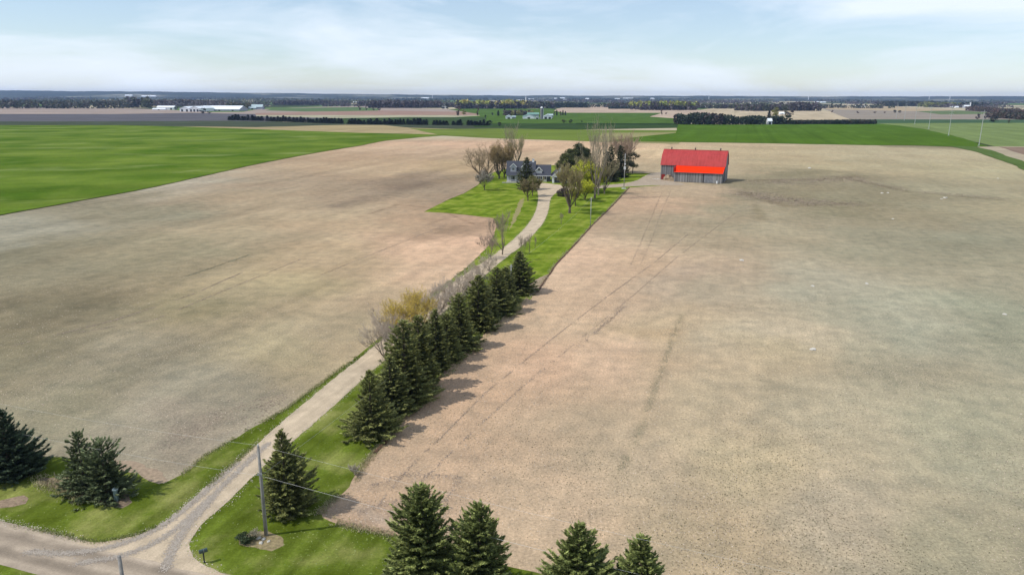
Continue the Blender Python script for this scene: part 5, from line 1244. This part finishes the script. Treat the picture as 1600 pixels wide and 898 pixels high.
shed(855,864,184.5,180.4,178.4,'grey-roofed shed behind the one right of the silo',M_gw,M_tr,'side',10,doors=0,name='shed',cat='shed')
shed(836.5,842.5,186.2,183.4,182.2,'tiny white milk house at the foot of the silo',M_ww,M_wr,'front',5,doors=1,name='shed',cat='shed')
shed(1199.5,1206,194.6,189.0,185.4,'small white building with slanted roof in a gap of the evergreen belt',M_ww,M_wr,'side',6,doors=1,name='shed',cat='shed')
shed(1218.5,1226.5,179.2,177.4,175.4,'tiny white house beside the round grey tree',M_ww,M_wr,'side',9,'house',1,name='house')
shed(1337.5,1352,168.6,166.8,164.4,'white farmstead on the pale field to the right',M_ww,M_wr,'side',14,'house',2,name='farm_building')
shed(1479,1491,165.6,164.4,163,'long white shed among the yellow trees on the right',M_ww,M_wr,'side',16,doors=0,name='shed',cat='shed')
shed(1486,1489.5,168.4,167.2,166.2,'left one of two tiny white houses on the right',M_ww,M_wr,'side',9,'house',0,name='house')
shed(1493,1498,168.8,167.4,166.2,'right one of two tiny white houses on the right',M_ww,M_wr,'side',9,'house',0,name='house')
shed(1507,1515,168.8,166.4,164.4,'pale barn beside the far right silo',M_gw,M_wr,'side',14,doors=0)
shed(690.5,697,169.8,166,163.2,'small grey-white house between dark conifers in the far fields',M_ww,M_tr,'front',9,'house',1,name='house')
for u0, u1, vb, vr, lb in [(195,205,150.9,148.2,'farthest left white roof in the blue distance'),(221,232,152.2,149.4,'left one of two long pale roofs in the blue distance'),(233,242,152,149.2,'right one of two long pale roofs in the blue distance'),(350,360,157.4,154.4,'white roof in the trees behind the olive clump'),
 (548,552,161.2,159,'leftmost white roof of the tiny far village'),(553,559,161.4,159,'middle white roof of the tiny far village'),(562,567,161.5,159.2,'third white roof of the tiny far village'),(569,573,161.3,159.3,'rightmost white roof of the tiny far village'),
 (642,658,159.8,157.4,'long pinkish white roof above the purplish wood'),(658,669,154.6,152.4,'pale roof close under the horizon'),(806,817,158.4,155.9,'white roof left of the far water tower'),(824,833,156.2,154.4,'pale roof right of the far water tower'),
 (866,870,155,153.4,'tiny white roof near the horizon right of centre'),(875,882,154.6,152.6,'brighter white roof near the horizon right of centre'),(880,885,157.2,155.3,'white roof just below the bright one'),(858,864,165.2,163.2,'white house behind the dark plantation'),
 (915,920,156,153.6,'pale block on the horizon above the plantation'),(961,968,155.4,153.8,'white roof above the pale budding wood'),(974,988,154.6,153.2,'long pale roof near the horizon'),(1017,1022,155.4,153.3,'white roof above the isolated wood'),(1100,1104,167.8,165.6,'tiny white house in the scattered grey trees'),
 (1274,1279.5,160.6,158.6,'left one of two white roofs above the purplish wood'),(1283,1290,161,159,'right one of two white roofs above the purplish wood')]:
    shed(u0, u1, vb, (vb+vr)/2, vr, lb, M_ww, M_wr, 'side', 25, 'building', 0, name='distant_building')
# silos and towers
def silo(u, vb, vt, hw, label, mat, cap, dome=True, name='silo', cat='silo'):
    p = G(u, vb); h = Hat(u, vt, p); r = hw*PX(p); t = thing(name, p, label, cat)
    MB().tube([(0,0,0),(0,0,h-r*.9)], [r, r], 20).build('tower_wall', mat, t)
    mbd = MB()
    for k in range(1, 9): z = (h-r)*k/9; mbd.tube([(0,0,z),(0,0,z+.15)], [r*1.025]*2, 20)
    mbd.build('hoops', M_iron, t)
    MB().tube([(0,0,h-r*.9),(0,0,h-r*.85),(0,0,h-r*.35),(0,0,h-r*.08),(0,0,h)], [r*1.05,r*1.08,r*.85,r*.45,r*.05], 20).build('dome', cap, t, True)
    MB().box(r*.95, r*1.25, -.4, .4, 1, h-r).build('chute', M_ww, t); return t
silo(846.3,186.4,167.0,2.2,'dark concrete silo with white domed cap at the farm',M_cc,M_ww)
silo(1515.5,168.8,160.5,.8,'thin pale silo on the far right farm',M_ww,M_ww)
def watertower(u, vb, vt, label):
    p = G(u, vb); h = Hat(u, vt, p); t = thing('water_tower', p, label, 'water tower')
    MB().tube([(0,0,0),(0,0,h*.78)], [3.6, 3.0], 14).build('column', M_ww, t); MB().tube([(0,0,h*.78),(0,0,h*.84),(0,0,h*.94),(0,0,h)], [3,6,6,1], 16).build('tank', M_gw, t)
watertower(821.6, 158.8, 150.4, 'pale water tower standing over the yellow-topped wood')
def mast(u, vb, vt, label):
    p = on_hill(u, vb); h = Hat(u, vt, p)-p.z; t = thing('lattice_mast', p, label, 'mast'); MB().tube([(0,0,0),(0,0,h)], [3.0,2.2], 8).build('mast_body', M_ww, t); MB().tube([(0,0,h),(0,0,h+6)], [.8,.3], 6).build('antenna', M_ww, t)
mast(1263, 156.5, 151, 'white tower at the end of a pale building line on the horizon')
mast(1107.5, 155, 150.6, 'white mast on the horizon above the grey trees')
mast(1451.5, 155.5, 149.8, 'left one of two white masts on the right horizon')
mast(1484, 155, 150.2, 'right one of two white masts on the right horizon')
mast(675.5, 153.5, 147.6, 'dark speck of a tower on the horizon left of centre')
# transmission line at the right
q1, q2 = G(1529.5, 228), G(1482, 212); stp = q2-q1; prev = None; GP = 'tall line of slim transmission pylons'
plab = ['tall slim pale pylon nearest the camera by the green field corner', 'second tall slim pylon from the right', 'third tall slim pylon from the right', 'fourth tall slim pylon from the right, by the end of the hedge', 'fifth slim pylon from the right beyond the hedge', 'sixth slim pylon from the right, faint behind the hedge']
M_py = plain('pale_steel', (0.42,0.44,0.42), .6, .05)
for i in range(6):
    p = q1+stp*i + Vector((0,0,0)); t = thing('pylon', p, plab[i], 'pylon', GP, 0)
    MB().tube([(0,0,0),(0,0,28)], [.30,.15], 8).build('shaft', M_py, t)
    for z, wd in ((26.8, 2.2), (24.2, 2.2), (21.6, 2.2)): MB().box(-wd, wd, -.12, .12, z, z+.2).tube([(-wd+.1,0,z-.6),(-wd+.1,0,z)], .09, 5).tube([(wd-.1,0,z-.6),(wd-.1,0,z)], .09, 5).build('cross_arm', M_py, t)
    MB().box(-.7,.7,-.7,.7,-.1,.4).build('footing', M_py, t)

# ------------------------------------------------------------------ air
hm = bpy.data.materials.new('haze'); hm.use_nodes = True; hn = hm.node_tree; hn.nodes.clear()
ho = hn.nodes.new('ShaderNodeOutputMaterial'); pv = hn.nodes.new('ShaderNodeVolumePrincipled')
pv.inputs['Color'].default_value = (0.42, 0.60, 1.0, 1); pv.inputs['Density'].default_value = 4.8e-5; pv.inputs['Anisotropy'].default_value = 0.1
hn.links.new(pv.outputs['Volume'], ho.inputs['Volume'])
hz_ = MB().box(-12500, 12500, -12500, 12500, -3, 112).build('haze', hm); hz_['kind'] = 'stuff'; hz_['label'] = 'thin blue haze over the far plain'; hz_['category'] = 'haze'
